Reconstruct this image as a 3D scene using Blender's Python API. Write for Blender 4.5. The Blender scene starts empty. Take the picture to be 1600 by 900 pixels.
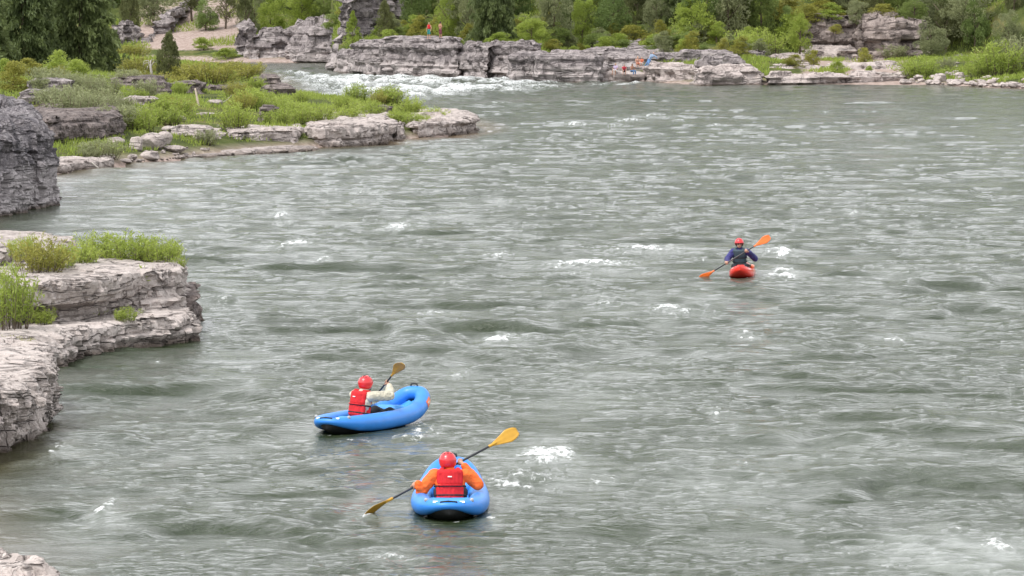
import bpy, math, random
import numpy as np
from mathutils import Vector, Matrix
random.seed(7)
rng = np.random.default_rng(11)
C = bpy.context.scene.collection
PI = math.pi
# ------------------------------------------------------------------ camera model
F = 5760.0          # focal length in photograph pixels
H = 7.4             # eye height over the river, m
PITCH = math.atan(450.0 / F)
cp, sp = math.cos(PITCH), math.sin(PITCH)

def ray(px, py):
    v = (450.0 - py) / F
    return ((px - 800.0) / F, cp + v * sp, -sp + v * cp)
def P(px, py, z=0.0):
    """world point on the level z seen at that place"""
    d = ray(px, py); t = (z - H) / d[2]
    return (d[0] * t, d[1] * t, z)
def Q(px, py, D):
    """world point at ground distance D"""
    d = ray(px, py); t = D / d[1]
    return (d[0] * t, D, H + d[2] * t)
def zat(py, D): return Q(800, py, D)[2]
def PX(x, D): return 800 + F * x / D * 1.0

# ------------------------------------------------------------------ objects
def tag(o, label=None, cat=None, group=None, kind=None):
    if label: o['label'] = label
    if cat: o['category'] = cat
    if group: o['group'] = group
    if kind: o['kind'] = kind
    return o
def empty(name, loc, rz=0.0, label=None, cat=None, group=None):
    o = bpy.data.objects.new(name, None); C.objects.link(o)
    o.location = loc; o.rotation_euler = (0, 0, rz)
    o.empty_display_size = 0.2
    return tag(o, label, cat, group)
def obj(name, me, mat=None, parent=None, loc=None):
    o = bpy.data.objects.new(name, me); C.objects.link(o)
    if mat is not None and not me.materials: me.materials.append(mat)
    if parent: o.parent = parent
    if loc is not None: o.location = loc
    return o
def copy_tree(o, parent=None):
    c = o.copy(); C.objects.link(c); c.parent = parent
    for ch in list(o.children): copy_tree(ch, c)
    return c
def np_mesh(name, V, Fq, smooth=True, tri=False):
    me = bpy.data.meshes.new(name)
    V = np.ascontiguousarray(V, dtype=np.float32); Fq = np.ascontiguousarray(Fq, dtype=np.int32)
    n = Fq.shape[1]
    me.vertices.add(len(V)); me.vertices.foreach_set('co', V.ravel())
    me.loops.add(Fq.size); me.loops.foreach_set('vertex_index', Fq.ravel())
    me.polygons.add(len(Fq)); me.polygons.foreach_set('loop_start', np.arange(0, Fq.size, n, dtype=np.int32))
    me.update(calc_edges=True)
    me.polygons.foreach_set('use_smooth', np.full(len(Fq), smooth, dtype=bool))
    return me
def grid_faces(nr, nc, wrap=False):
    i = np.arange(nr - 1)[:, None]; m = nc if wrap else nc - 1
    j = np.arange(m)[None, :]; j2 = (j + 1) % nc
    a = i * nc + j; b = i * nc + j2; c = (i + 1) * nc + j2; d = (i + 1) * nc + j
    return np.stack([a + 0 * j, b + 0 * j, c + 0 * j, d + 0 * j], -1).reshape(-1, 4)
class MB:
    """collects pieces for ONE mesh"""
    def __init__(s): s.v = []; s.f = []; s.m = []; s.n = 0
    def add(s, V, Fs, mi=0):
        V = [tuple(map(float, p)) for p in V]
        s.v += V; s.f += [tuple(int(i) + s.n for i in f) for f in Fs]; s.m += [mi] * len(Fs); s.n += len(V)
    def mesh(s, name='mesh', smooth=True):
        me = bpy.data.meshes.new(name); me.from_pydata(s.v, [], s.f); me.update()
        me.polygons.foreach_set('use_smooth', [smooth] * len(s.f)); me.polygons.foreach_set('material_index', s.m)
        return me
    def capsule(s, p0, p1, r0, r1=None, n=12, k=4, mi=0):
        r1 = r0 if r1 is None else r1
        p0 = np.array(p0, float); p1 = np.array(p1, float); ax = p1 - p0; L = np.linalg.norm(ax)
        if L < 1e-6: ax = np.array([0, 0, 1.]); L = 1e-6
        ax = ax / (L if L > 1e-5 else 1)
        t = np.array([1., 0, 0]) if abs(ax[0]) < .8 else np.array([0, 1., 0])
        u = np.cross(ax, t); u /= np.linalg.norm(u); w = np.cross(ax, u)
        V = [p0 - ax * r0]
        rings = []
        for i in range(1, k + 1):
            a = PI / 2 * i / k; rings.append((p0 - ax * r0 * math.cos(a), r0 * math.sin(a)))
        for i in range(0, k):
            a = PI / 2 * i / k; rings.append((p1 + ax * r1 * math.sin(a), r1 * math.cos(a)))
        for c, r in rings:
            for j in range(n):
                b = 2 * PI * j / n; V.append(c + u * r * math.cos(b) + w * r * math.sin(b))
        V.append(p1 + ax * r1); Fs = []
        for j in range(n): Fs.append((0, 1 + (j + 1) % n, 1 + j))
        R = len(rings)
        for i in range(R - 1):
            for j in range(n):
                a = 1 + i * n + j; b = 1 + i * n + (j + 1) % n; Fs.append((a, b, b + n, a + n))
        e = len(V) - 1; o = 1 + (R - 1) * n
        for j in range(n): Fs.append((o + j, o + (j + 1) % n, e))
        s.add(V, Fs, mi)
    def ell(s, c, r, M=None, n=16, k=10, mi=0):
        V = []; Fs = []
        for i in range(k + 1):
            a = PI * i / k
            for j in range(n):
                b = 2 * PI * j / n
                V.append(Vector((r[0] * math.sin(a) * math.cos(b), r[1] * math.sin(a) * math.sin(b), r[2] * math.cos(a))))
        if M is not None: V = [M @ q for q in V]
        V = [(q.x + c[0], q.y + c[1], q.z + c[2]) for q in V]
        for i in range(k):
            for j in range(n):
                a = i * n + j; b = i * n + (j + 1) % n; Fs.append((a, a + n, b + n, b))
        s.add(V, Fs, mi)
    def box(s, c, h, M=None, mi=0):
        V = [Vector((x * h[0], y * h[1], z * h[2])) for x in (-1, 1) for y in (-1, 1) for z in (-1, 1)]
        if M is not None: V = [M @ q for q in V]
        s.add([(q.x + c[0], q.y + c[1], q.z + c[2]) for q in V],
              [(0, 1, 3, 2), (4, 6, 7, 5), (0, 4, 5, 1), (2, 3, 7, 6), (0, 2, 6, 4), (1, 5, 7, 3)], mi)
    def tube(s, pts, rad, n=10, mi=0, closed=False):
        pts = [np.array(p, float) for p in pts]; N = len(pts)
        if not hasattr(rad, '__len__'): rad = [rad] * N
        V = []; up = None
        for i in range(N):
            a = pts[(i - 1) % N] if (closed or i > 0) else pts[i]; b = pts[(i + 1) % N] if (closed or i < N - 1) else pts[i]
            t = b - a; t /= np.linalg.norm(t) + 1e-9
            if up is None:
                up = np.array([0, 0, 1.]) if abs(t[2]) < .9 else np.array([1., 0, 0])
            u = up - t * np.dot(up, t); u /= np.linalg.norm(u) + 1e-9; up = u; w = np.cross(t, u)
            for j in range(n):
                q = 2 * PI * j / n; V.append(pts[i] + (u * math.cos(q) + w * math.sin(q)) * rad[i])
        Fs = []
        for i in range(N if closed else N - 1):
            for j in range(n):
                a = i * n + j; b = i * n + (j + 1) % n; i2 = (i + 1) % N
                Fs.append((a, b, i2 * n + (j + 1) % n, i2 * n + j))
        if not closed: Fs.append(tuple(range(n))[::-1]); Fs.append(tuple((N - 1) * n + j for j in range(n)))
        s.add(V, Fs, mi)
def remesh(mb, voxel, smooth=4, name='mesh', origin=(0, 0, 0)):
    """one continuous skin over overlapping pieces"""
    me = mb.mesh('tmp'); o = bpy.data.objects.new('tmp', me); C.objects.link(o)
    r = o.modifiers.new('r', 'REMESH'); r.mode = 'VOXEL'; r.voxel_size = voxel
    if smooth:
        q = o.modifiers.new('s', 'SMOOTH'); q.factor = .5; q.iterations = smooth
    dg = bpy.context.evaluated_depsgraph_get(); dg.update()
    out = bpy.data.meshes.new_from_object(o.evaluated_get(dg)); out.name = name
    bpy.data.objects.remove(o); bpy.data.meshes.remove(me)
    out.transform(Matrix.Translation(-Vector(origin)))
    out.polygons.foreach_set('use_smooth', [True] * len(out.polygons)); out.materials.clear()
    return out
# ------------------------------------------------------------------ noise
def _h(ix, iy, iz, seed):
    x = (ix.astype(np.int64) * 374761393 + iy.astype(np.int64) * 668265263 + iz.astype(np.int64) * 2147483647 + seed * 974634777) & 0xffffffff
    x = ((x ^ (x >> 13)) * 1274126177) & 0xffffffff
    x = ((x ^ (x >> 16)) * 2246822519) & 0xffffffff
    x = x ^ (x >> 15)
    return (x & 0xffffff) / float(0x1000000)
def hsh(a, b=0, c=0, seed=0):
    a = np.asarray(a); return _h(a, np.asarray(b) + 0 * a, np.asarray(c) + 0 * a, seed)
def vnoise(x, y, z, seed=0):
    x = np.asarray(x, float); y = np.asarray(y, float) + 0 * x; z = np.asarray(z, float) + 0 * x
    ix = np.floor(x); iy = np.floor(y); iz = np.floor(z)
    fx = x - ix; fy = y - iy; fz = z - iz
    ix = ix.astype(np.int64); iy = iy.astype(np.int64); iz = iz.astype(np.int64)
    fx = fx * fx * (3 - 2 * fx); fy = fy * fy * (3 - 2 * fy); fz = fz * fz * (3 - 2 * fz)
    r = 0
    for dx in (0, 1):
        for dy in (0, 1):
            for dz in (0, 1):
                r = r + _h(ix + dx, iy + dy, iz + dz, seed) * (fx if dx else 1 - fx) * (fy if dy else 1 - fy) * (fz if dz else 1 - fz)
    return r * 2 - 1
def fbm(x, y, z, oct=4, seed=0, gain=.5):
    s = 0; a = 1.0; k = 1.0; t = 0
    for o in range(oct):
        s = s + a * vnoise(np.asarray(x) * k + 13.7 * o, np.asarray(y) * k + 5.1 * o, np.asarray(z) * k, seed + o); t += a; a *= gain; k *= 2.03
    return s / t
def facets(x, y, z, seed=0):
    """fractured-stone relief: nearest-cell pieces, each a tilted plane"""
    x = np.asarray(x, float); y = np.asarray(y, float); z = np.asarray(z, float)
    ix = np.floor(x).astype(np.int64); iy = np.floor(y).astype(np.int64); iz = np.floor(z).astype(np.int64)
    best = np.full(x.shape, 9e9); out = np.zeros(x.shape)
    for a in (-1, 0, 1):
        for b in (-1, 0, 1):
            for c in (-1, 0, 1):
                X, Y, Z = ix + a, iy + b, iz + c
                dx = x - X - _h(X, Y, Z, seed); dy = y - Y - _h(X, Y, Z, seed + 1); dz = z - Z - _h(X, Y, Z, seed + 2)
                d = dx * dx + dy * dy + dz * dz; k = d < best
                v = (_h(X, Y, Z, seed + 3) - .5) + 1.3 * ((_h(X, Y, Z, seed + 4) - .5) * dx + (_h(X, Y, Z, seed + 5) - .5) * dy + (_h(X, Y, Z, seed + 6) - .5) * dz)
                best = np.where(k, d, best); out = np.where(k, v, out)
    return out
def sstep(a, b, x):
    t = np.clip((x - a) / (b - a), 0, 1); return t * t * (3 - 2 * t)
# ------------------------------------------------------------------ materials
def new_mat(name):
    m = bpy.data.materials.new(name); m.use_nodes = True
    nt = m.node_tree; b = nt.nodes['Principled BSDF']; return m, nt, b
def nd(nt, t, **kw):
    n = nt.nodes.new(t)
    for k, v in kw.items():
        if k.startswith('i_'):
            key = k[2:]; key = int(key) if key.isdigit() else key
            n.inputs[key].default_value = v
        else: setattr(n, k, v)
    return n
def ramp(nt, fac, stops):
    r = nt.nodes.new('ShaderNodeValToRGB'); e = r.color_ramp.elements
    while len(e) < len(stops): e.new(.5)
    for i, (p, c) in enumerate(stops):
        e[i].position = p; e[i].color = (c[0], c[1], c[2], 1) if hasattr(c, '__len__') else (c, c, c, 1)
    nt.links.new(fac, r.inputs[0]); return r.outputs[0]
def mixc(nt, fac, a, b, mode='MIX'):
    m = nt.nodes.new('ShaderNodeMix'); m.data_type = 'RGBA'; m.blend_type = mode
    for s, v in ((0, fac), (6, a), (7, b)):
        if hasattr(v, 'links') or isinstance(v, bpy.types.NodeSocket): nt.links.new(v, m.inputs[s])
        elif s == 0: m.inputs[0].default_value = v
        else: m.inputs[s].default_value = (v[0], v[1], v[2], 1)
    return m.outputs[2]
def mth(nt, op, a, b=0.0, clamp=False):
    m = nt.nodes.new('ShaderNodeMath'); m.operation = op; m.use_clamp = clamp
    for s, v in ((0, a), (1, b)):
        if isinstance(v, bpy.types.NodeSocket): nt.links.new(v, m.inputs[s])
        else: m.inputs[s].default_value = v
    return m.outputs[0]
def vmap(nt, src, scale, loc=(0, 0, 0), rot=(0, 0, 0)):
    m = nt.nodes.new('ShaderNodeMapping'); nt.links.new(src, m.inputs[0])
    m.inputs['Scale'].default_value = scale; m.inputs['Location'].default_value = loc; m.inputs['Rotation'].default_value = rot
    return m.outputs[0]
def noise(nt, vec, scale, detail=4, rough=.55, dist=0):
    n = nt.nodes.new('ShaderNodeTexNoise'); nt.links.new(vec, n.inputs['Vector'])
    n.inputs['Scale'].default_value = scale; n.inputs['Detail'].default_value = detail
    n.inputs['Roughness'].default_value = rough; n.inputs['Distortion'].default_value = dist
    return n.outputs[0]
def plain(name, col, rough=.5, spec=.5, var=.12, nscale=14, bump=.1, coat=0, bdist=.01):
    m, nt, b = new_mat(name)
    g = nd(nt, 'ShaderNodeTexCoord').outputs['Object']
    n = noise(nt, g, nscale, 5)
    c = ramp(nt, n, [(.25, [k * (1 - var) for k in col]), (.75, [min(1, k * (1 + var)) for k in col])])
    nt.links.new(c, b.inputs['Base Color']); b.inputs['Roughness'].default_value = rough
    b.inputs['Specular IOR Level'].default_value = spec; b.inputs['Coat Weight'].default_value = coat
    if bump:
        bp = nd(nt, 'ShaderNodeBump'); bp.inputs['Strength'].default_value = bump; bp.inputs['Distance'].default_value = bdist
        nt.links.new(n, bp.inputs['Height']); nt.links.new(bp.outputs[0], b.inputs['Normal'])
    return m
def rock_mat(name, pale, mid, dark, band=0.9, varnish=.5, wet=True, crack=.6, sc=1.0, streakw=(.36, .62), lowpale=.0):
    """bedded limestone: pale flood-washed band under a height, grey varnish over it, cracks and lichen"""
    m, nt, b = new_mat(name)
    pos = nd(nt, 'ShaderNodeNewGeometry').outputs['Position']
    sep = nd(nt, 'ShaderNodeSeparateXYZ'); nt.links.new(pos, sep.inputs[0]); z = sep.outputs[2]
    vs = vmap(nt, pos, (.8 * sc, .8 * sc, 3.2 * sc))
    n1 = noise(nt, vs, 1.0, 7, .62); n2 = noise(nt, pos, 3.3 * sc, 8, .65); n3 = noise(nt, pos, 14 * sc, 5, .6)
    base = ramp(nt, n1, [(.30, dark), (.45, mid), (.62, pale)])
    base2 = ramp(nt, n2, [(.3, [c * .62 for c in mid]), (.5, mid), (.68, pale)])
    col = mixc(nt, .5, base, base2)
    # varnish by height
    zn = mth(nt, 'ADD', z, mth(nt, 'MULTIPLY', mth(nt, 'SUBTRACT', n1, .5), 1.6))
    f = ramp(nt, mth(nt, 'SUBTRACT', zn, band - .5), [(.35, 0), (.7, 1)])
    streak = ramp(nt, noise(nt, vmap(nt, pos, (1.6 * sc, 1.6 * sc, .35)), 1.2, 6, .7), [(streakw[0], 0), (streakw[1], 1)])
    col = mixc(nt, mth(nt, 'MULTIPLY', mth(nt, 'SUBTRACT', 1.0, f), lowpale), col, mixc(nt, n2, [c * .8 for c in mid], [c * 1.15 for c in pale]))
    f = mth(nt, 'MULTIPLY', mth(nt, 'MULTIPLY', f, streak), varnish)
    col = mixc(nt, f, col, mixc(nt, n3, [c * .55 for c in dark], [c * 1.25 for c in dark]))
    # speckle
    col = mixc(nt, ramp(nt, n3, [(.56, 0), (.68, .45)]), col, [min(.7, c * 1.25) for c in pale])
    # damp dark foot
    if wet:
        w = ramp(nt, mth(nt, 'ADD', z, mth(nt, 'MULTIPLY', n2, .25)), [(.16, 1), (.34, 0)])
        col = mixc(nt, mth(nt, 'MULTIPLY', w, .8), col, (.085, .06, .042))
    # joints: thin wandering lines, mostly upright, broken up by a mask; bedding planes: thin level lines
    def lines(vec, scale, wdt, det, dist):
        q = noise(nt, vec, scale, det, .5, dist)
        return ramp(nt, mth(nt, 'ABSOLUTE', mth(nt, 'SUBTRACT', q, .5)), [(0, 0), (wdt, 1)])
    j1 = lines(vmap(nt, pos, (1.5 * sc, 1.5 * sc, .55 * sc)), 1.0, .020, 3, .5)
    j2 = lines(vmap(nt, pos, (.45 * sc, .45 * sc, 2.6 * sc), (3, 7, 1)), 1.0, .024, 3, .4)
    j3 = lines(vmap(nt, pos, (3.2 * sc, 3.2 * sc, 2.2 * sc), (9, 2, 4)), 1.0, .022, 4, .8)
    msk = ramp(nt, noise(nt, pos, 1.1 * sc, 3), [(.52, 1), (.64, 0)]); 
    j3 = mth(nt, 'MAXIMUM', j3, msk); msk2 = ramp(nt, noise(nt, vmap(nt, pos, (1, 1, 1), (5, 5, 5)), .9 * sc, 3), [(.4, 0), (.55, 1)]); j1 = mth(nt, 'MAXIMUM', j1, msk2)
    cr = mth(nt, 'MINIMUM', mth(nt, 'MINIMUM', j1, j2), j3)
    col = mixc(nt, mth(nt, 'MULTIPLY', mth(nt, 'SUBTRACT', 1.0, cr), crack), col, [c * .3 for c in dark])
    nt.links.new(col, b.inputs['Base Color']); b.inputs['Roughness'].default_value = .85
    b.inputs['Specular IOR Level'].default_value = .25
    h = mth(nt, 'ADD', mth(nt, 'MULTIPLY', cr, .5), mth(nt, 'ADD', mth(nt, 'MULTIPLY', n1, .8), mth(nt, 'ADD', mth(nt, 'MULTIPLY', n2, .7), mth(nt, 'MULTIPLY', n3, .25))))
    bp = nd(nt, 'ShaderNodeBump'); bp.inputs['Strength'].default_value = 1; bp.inputs['Distance'].default_value = .16 / sc
    nt.links.new(h, bp.inputs['Height']); nt.links.new(bp.outputs[0], b.inputs['Normal'])
    return m
def leaf_mat(name, c1, c2, trans=.35):
    m, nt, b = new_mat(name)
    at = nd(nt, 'ShaderNodeAttribute', attribute_name='tint'); oi = nd(nt, 'ShaderNodeObjectInfo')
    f = mth(nt, 'ADD', mth(nt, 'MULTIPLY', at.outputs['Fac'], .8), mth(nt, 'MULTIPLY', oi.outputs['Random'], .4))
    col = ramp(nt, f, [(0, c1), (1, c2)])
    nt.links.new(col, b.inputs['Base Color']); b.inputs['Roughness'].default_value = .55; b.inputs['Specular IOR Level'].default_value = .3
    tr = nt.nodes.new('ShaderNodeBsdfTranslucent'); nt.links.new(mixc(nt, .5, col, c2), tr.inputs[0])
    mx = nt.nodes.new('ShaderNodeMixShader'); mx.inputs[0].default_value = trans
    nt.links.new(b.outputs[0], mx.inputs[1]); nt.links.new(tr.outputs[0], mx.inputs[2])
    nt.links.new(mx.outputs[0], nt.nodes['Material Output'].inputs[0])
    return m
M = {}
M['bark'] = plain('bark', (.13, .10, .075), .9, .2, .4, 9, .6)
M['deadwood'] = plain('deadwood', (.36, .33, .30), .9, .2, .3, 12, .6)
WAVE_A1, WAVE_A2, WATER_ROUGH, WATER_BUMP = .050, .0165, .10, .098
# boats: x, y, half length, half width, heading (turn about z), depression
BOATS = [(-.90, 53.55, 1.46, .50, 0.0, .03), (-2.44, 63.9, 1.42, .50, -math.radians(29), .03), (6.22, 99.3, 1.1, .30, -math.radians(7), .05)]
# ================================================================== light, camera
scn = bpy.context.scene
cam_d = bpy.data.cameras.new('camera'); cam = bpy.data.objects.new('camera', cam_d); C.objects.link(cam)
cam.location = (0, 0, H); cam.rotation_euler = (PI / 2 - PITCH, 0, 0)
cam_d.sensor_width = 36; cam_d.lens = F / 1600 * 36; cam_d.clip_start = .5; cam_d.clip_end = 6000
scn.camera = cam
SUN_EL, SUN_AZ = 58.0, -128.0     # degrees; azimuth clockwise from +Y (the view direction)
w = bpy.data.worlds.new('World'); scn.world = w; w.use_nodes = True
nt = w.node_tree; bg = nt.nodes['Background']
sky = nt.nodes.new('ShaderNodeTexSky'); sky.sky_type = 'NISHITA'; sky.sun_disc = False
sky.sun_elevation = math.radians(SUN_EL); sky.sun_rotation = math.radians(SUN_AZ)
sky.air_density = 1.0; sky.dust_density = 3.0; sky.altitude = 1700
tc = nd(nt, 'ShaderNodeTexCoord').outputs['Generated']
bw = nt.nodes.new('ShaderNodeRGBToBW'); nt.links.new(sky.outputs[0], bw.inputs[0])
cl = noise(nt, vmap(nt, tc, (1, 1, 2.5)), 2.2, 6, .6)
cloudy = ramp(nt, cl, [(.3, .85), (.55, 1.0)])
grey = mixc(nt, 1.0, bw.outputs[0], (1.0, 1.01, 1.03), 'MULTIPLY')
lift = mixc(nt, 1.0, grey, (1.9, 1.92, 1.95), 'ADD')
lift = mixc(nt, 1.0, lift, (1.35, 1.35, 1.35), 'MULTIPLY')
skyc = mixc(nt, cloudy, sky.outputs[0], lift)
# an overcast sky is about three times as bright overhead as at the horizon
sz = nd(nt, 'ShaderNodeSeparateXYZ'); nt.links.new(tc, sz.inputs[0])
ov = mth(nt, 'ADD', mth(nt, 'MULTIPLY', mth(nt, 'MAXIMUM', sz.outputs[2], 0.0), .28), 1.08)
skyc = mixc(nt, 1.0, skyc, ov, 'MULTIPLY')
nt.links.new(skyc, bg.inputs[0]); bg.inputs[1].default_value = .13
sd = bpy.data.lights.new('sun', 'SUN'); sd.energy = 1.5; sd.angle = math.radians(12); sd.color = (1, .96, .9)
so = bpy.data.objects.new('sun', sd); C.objects.link(so)
az = math.radians(SUN_AZ); el = math.radians(SUN_EL)
dv = Vector((math.sin(az) * math.cos(el), math.cos(az) * math.cos(el), math.sin(el)))
so.rotation_euler = dv.to_track_quat('Z', 'Y').to_euler()
vs_ = scn.view_settings; vs_.view_transform = 'Standard'; vs_.look = 'None'; vs_.gamma = 1; vs_.exposure = 0.80
try: vs_.use_curve_mapping = False
except Exception: pass

# ================================================================== ground and water
def interp(x, xs, ys): return np.interp(x, xs, ys)
SH_X = [-900, 200, 378, 520, 524, 600, 720, 850, 1000, 1085, 1200, 1420, 1500, 1600, 2600]
SH_Y = [93, 95, 97, 98, 113, 117, 122, 126, 128, 133, 133, 133, 135, 139, 150]
def shoreD(px): return F * H / np.interp(px, SH_X, SH_Y)
ISL = [(-900, 340), (-200, 325), (0, 298), (80, 274), (170, 262), (230, 255), (330, 245), (400, 238), (480, 232), (560, 227), (620, 220),
       (700, 214), (742, 206), (738, 196), (700, 180), (600, 170), (520, 161), (470, 149), (440, 131), (410, 112), (300, 106), (-900, 104)]
ISLW = np.array([P(a, b)[:2] for a, b in ISL])
NEAR = [(-2500, 330), (-60, 338), (-90, 375), (-25, 400), (-20, 560), (-60, 600), (-30, 700), (-110, 760), (-60, 860), (-40, 1100), (-2500, 1100)]
NEARW = np.array([P(a, b)[:2] for a, b in NEAR])
def poly_sd(poly, x, y):
    """signed distance, positive inside"""
    d = np.full(x.shape, 1e9); ins = np.zeros(x.shape, bool); n = len(poly)
    for i in range(n):
        ax, ay = poly[i]; bx, by = poly[(i + 1) % n]
        ex, ey = bx - ax, by - ay; t = np.clip(((x - ax) * ex + (y - ay) * ey) / (ex * ex + ey * ey), 0, 1)
        d = np.minimum(d, np.hypot(x - ax - t * ex, y - ay - t * ey))
        c = (ay > y) != (by > y)
        with np.errstate(divide='ignore', invalid='ignore'):
            xi = ax + (y - ay) * ex / (ey if abs(ey) > 1e-9 else 1e-9)
        ins ^= c & (x < xi)
    return np.where(ins, d, -d)
T_A = [-8, -1, 0, 3, 12, 30, 42, 60, 100, 200, 420, 2000]
Z_A = [-2.5, -.6, -.3, .05, .9, 2.3, 3.4, 9, 22, 42, 64, 90]
Z_L = [-2.5, -.5, -.05, .5, 1.6, 3.6, 5.6, 10, 22, 42, 64, 90]
T_C = [-8, -1, 0, 4, 10, 30, 42, 60, 100, 200, 420, 2000]
Z_C = [-2.5, -.7, -.5, .6, 3.0, 3.9, 4.9, 9.5, 22, 42, 64, 90]
T_R = [-8, -1, 0, 3, 15, 45, 49, 60, 100, 200, 420, 2000]
Z_R = [-2.5, -.6, -.2, .1, .85, 2.1, 5.4, 10, 22, 42, 64, 90]
def hgt(x, y):
    x = np.asarray(x, float); y = np.asarray(y, float)
    px = 800 + F * x / np.maximum(y, 5.0); t = y - shoreD(px)
    t = t - .6 + 1.0 * vnoise(x * .15, y * .15, 0, 5)
    za = np.interp(t, T_A, Z_A); zc = np.interp(t, T_C, Z_C); zr = np.interp(t, T_R, Z_R); zl = np.interp(t, T_A, Z_L)
    k = sstep(515, 530, px) * (1 - sstep(820, 900, px)); r = sstep(1180, 1260, px); l = 1 - sstep(500, 520, px)
    z = za * (1 - k) + zc * k; z = z * (1 - r) + zr * r; z = z * (1 - l) + zl * l
    rough = sstep(0, 20, t)
    z = z + rough * (.35 * fbm(x * .12, y * .12, 0, 4, 3) + 3.0 * sstep(50, 120, t) * fbm(x * .02, y * .02, 0, 3, 9))
    si = poly_sd(ISLW, x, y)
    zi = np.interp(si, [-4, 0, .6, 3, 14, 30, 60], [-2.5, -.12, .25, .75, 1.6, 2.1, 2.5]) + sstep(1, 8, si) * .22 * fbm(x * .25, y * .25, 0, 4, 21)
    leftish = 1 - sstep(60, 260, px)
    zi = zi + sstep(4, 40, si) * leftish * .6
    sn = poly_sd(NEARW, x, y)
    zn = np.interp(sn, [-3, 0, 1, 6, 30, 200], [-2.5, -.2, .7, 1.2, 5, 40])
    return np.maximum(np.maximum(z, zi), zn)
def hit(px, py, D0=90.0, D1=700.0):
    """first ground point on the line of sight"""
    D = np.arange(D0, D1, .25); d = ray(px, py)
    x = d[0] / d[1] * D; z = H + d[2] / d[1] * D
    g = hgt(x, D); i = np.argmax((z <= g) & (g > .02))
    if not ((z <= g) & (g > .02))[i]: i = len(D) - 1
    return (float(x[i]), float(D[i]), float(g[i]))
# terrain sheet
Ds = np.concatenate([np.linspace(-600, 25, 12), np.linspace(30, 150, 90), np.arange(151.5, 460, 1.3), np.geomspace(461, 5000, 60)])
us = np.concatenate([np.linspace(-1.6, -.21, 26), np.linspace(-.2, .2, 400), np.linspace(.21, 1.6, 26)])
DD, UU = np.meshgrid(Ds, us, indexing='ij')
XX = UU * (np.abs(DD) + 60.0) ; XX = np.where(DD > 100, UU * DD * (1 + 60.0 / np.maximum(DD, 100)), XX)
ZZ = np.where(DD > 20, hgt(XX, np.maximum(DD, 20.0)), -2.5)
V = np.stack([XX, DD, ZZ], -1).reshape(-1, 3)
me = np_mesh('ground', V, grid_faces(len(Ds), len(us)))
# bare scree mask (a property of the ground itself)
tl = Q(310, 50, 450); 
pxv = 800 + F * V[:, 0] / np.maximum(V[:, 1], 5); tt = V[:, 1] - shoreD(pxv)
scree = sstep(190, 240, pxv) * (1 - sstep(350, 400, pxv)) * sstep(6, 14, tt) * (1 - sstep(40, 60, tt)) + .8 * sstep(1230, 1280, pxv) * (1 - sstep(1380, 1450, pxv)) * (1 - sstep(42, 46, tt))
scree = scree * (1 + .5 * fbm(V[:, 0] * .12, V[:, 1] * .12, 0, 4, 99))
scree = np.clip(scree + .8 * (1 - sstep(0, 9, tt)) * (tt > -10) + .0, 0, 1)
a = me.attributes.new('scree', 'FLOAT', 'POINT'); a.data.foreach_set('value', scree.astype(np.float32))
a = me.attributes.new('wood', 'FLOAT', 'POINT'); a.data.foreach_set('value', sstep(55, 80, tt).astype(np.float32))
m, nt, b = new_mat('ground')
pos = nd(nt, 'ShaderNodeNewGeometry').outputs['Position']
n1 = noise(nt, pos, .35, 7, .65); n2 = noise(nt, pos, 2.2, 6, .7)
green = ramp(nt, n1, [(.35, (.045, .06, .018)), (.5, (.085, .105, .03)), (.64, (.16, .15, .06))])
wd_ = nd(nt, 'ShaderNodeAttribute', attribute_name='wood').outputs['Fac']
green = mixc(nt, wd_, green, ramp(nt, n2, [(.35, (.022, .034, .012)), (.6, (.045, .062, .022))]))
soil = ramp(nt, n2, [(.3, (.23, .17, .145)), (.55, (.40, .315, .28)), (.7, (.50, .42, .38))])
f = nd(nt, 'ShaderNodeAttribute', attribute_name='scree').outputs['Fac']
f = mth(nt, 'ADD', f, mth(nt, 'MULTIPLY', mth(nt, 'SUBTRACT', n2, .5), 1.1), True)
f = ramp(nt, f, [(.35, 0), (.6, 1)])
sepz = nd(nt, 'ShaderNodeSeparateXYZ'); nt.links.new(pos, sepz.inputs[0])
col = mixc(nt, f, green, soil)
low = ramp(nt, sepz.outputs[2], [(.05, 1), (.45, 0)])
col = mixc(nt, low, col, soil)
nt.links.new(col, b.inputs['Base Color']); b.inputs['Roughness'].default_value = .95; b.inputs['Specular IOR Level'].default_value = .1
bp = nd(nt, 'ShaderNodeBump'); bp.inputs['Distance'].default_value = .3; nt.links.new(mth(nt, 'ADD', n1, n2), bp.inputs['Height']); nt.links.new(bp.outputs[0], b.inputs['Normal'])
tag(obj('ground', me, m), 'green and stony river banks and wooded canyon slope', None, None, 'structure')

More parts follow.
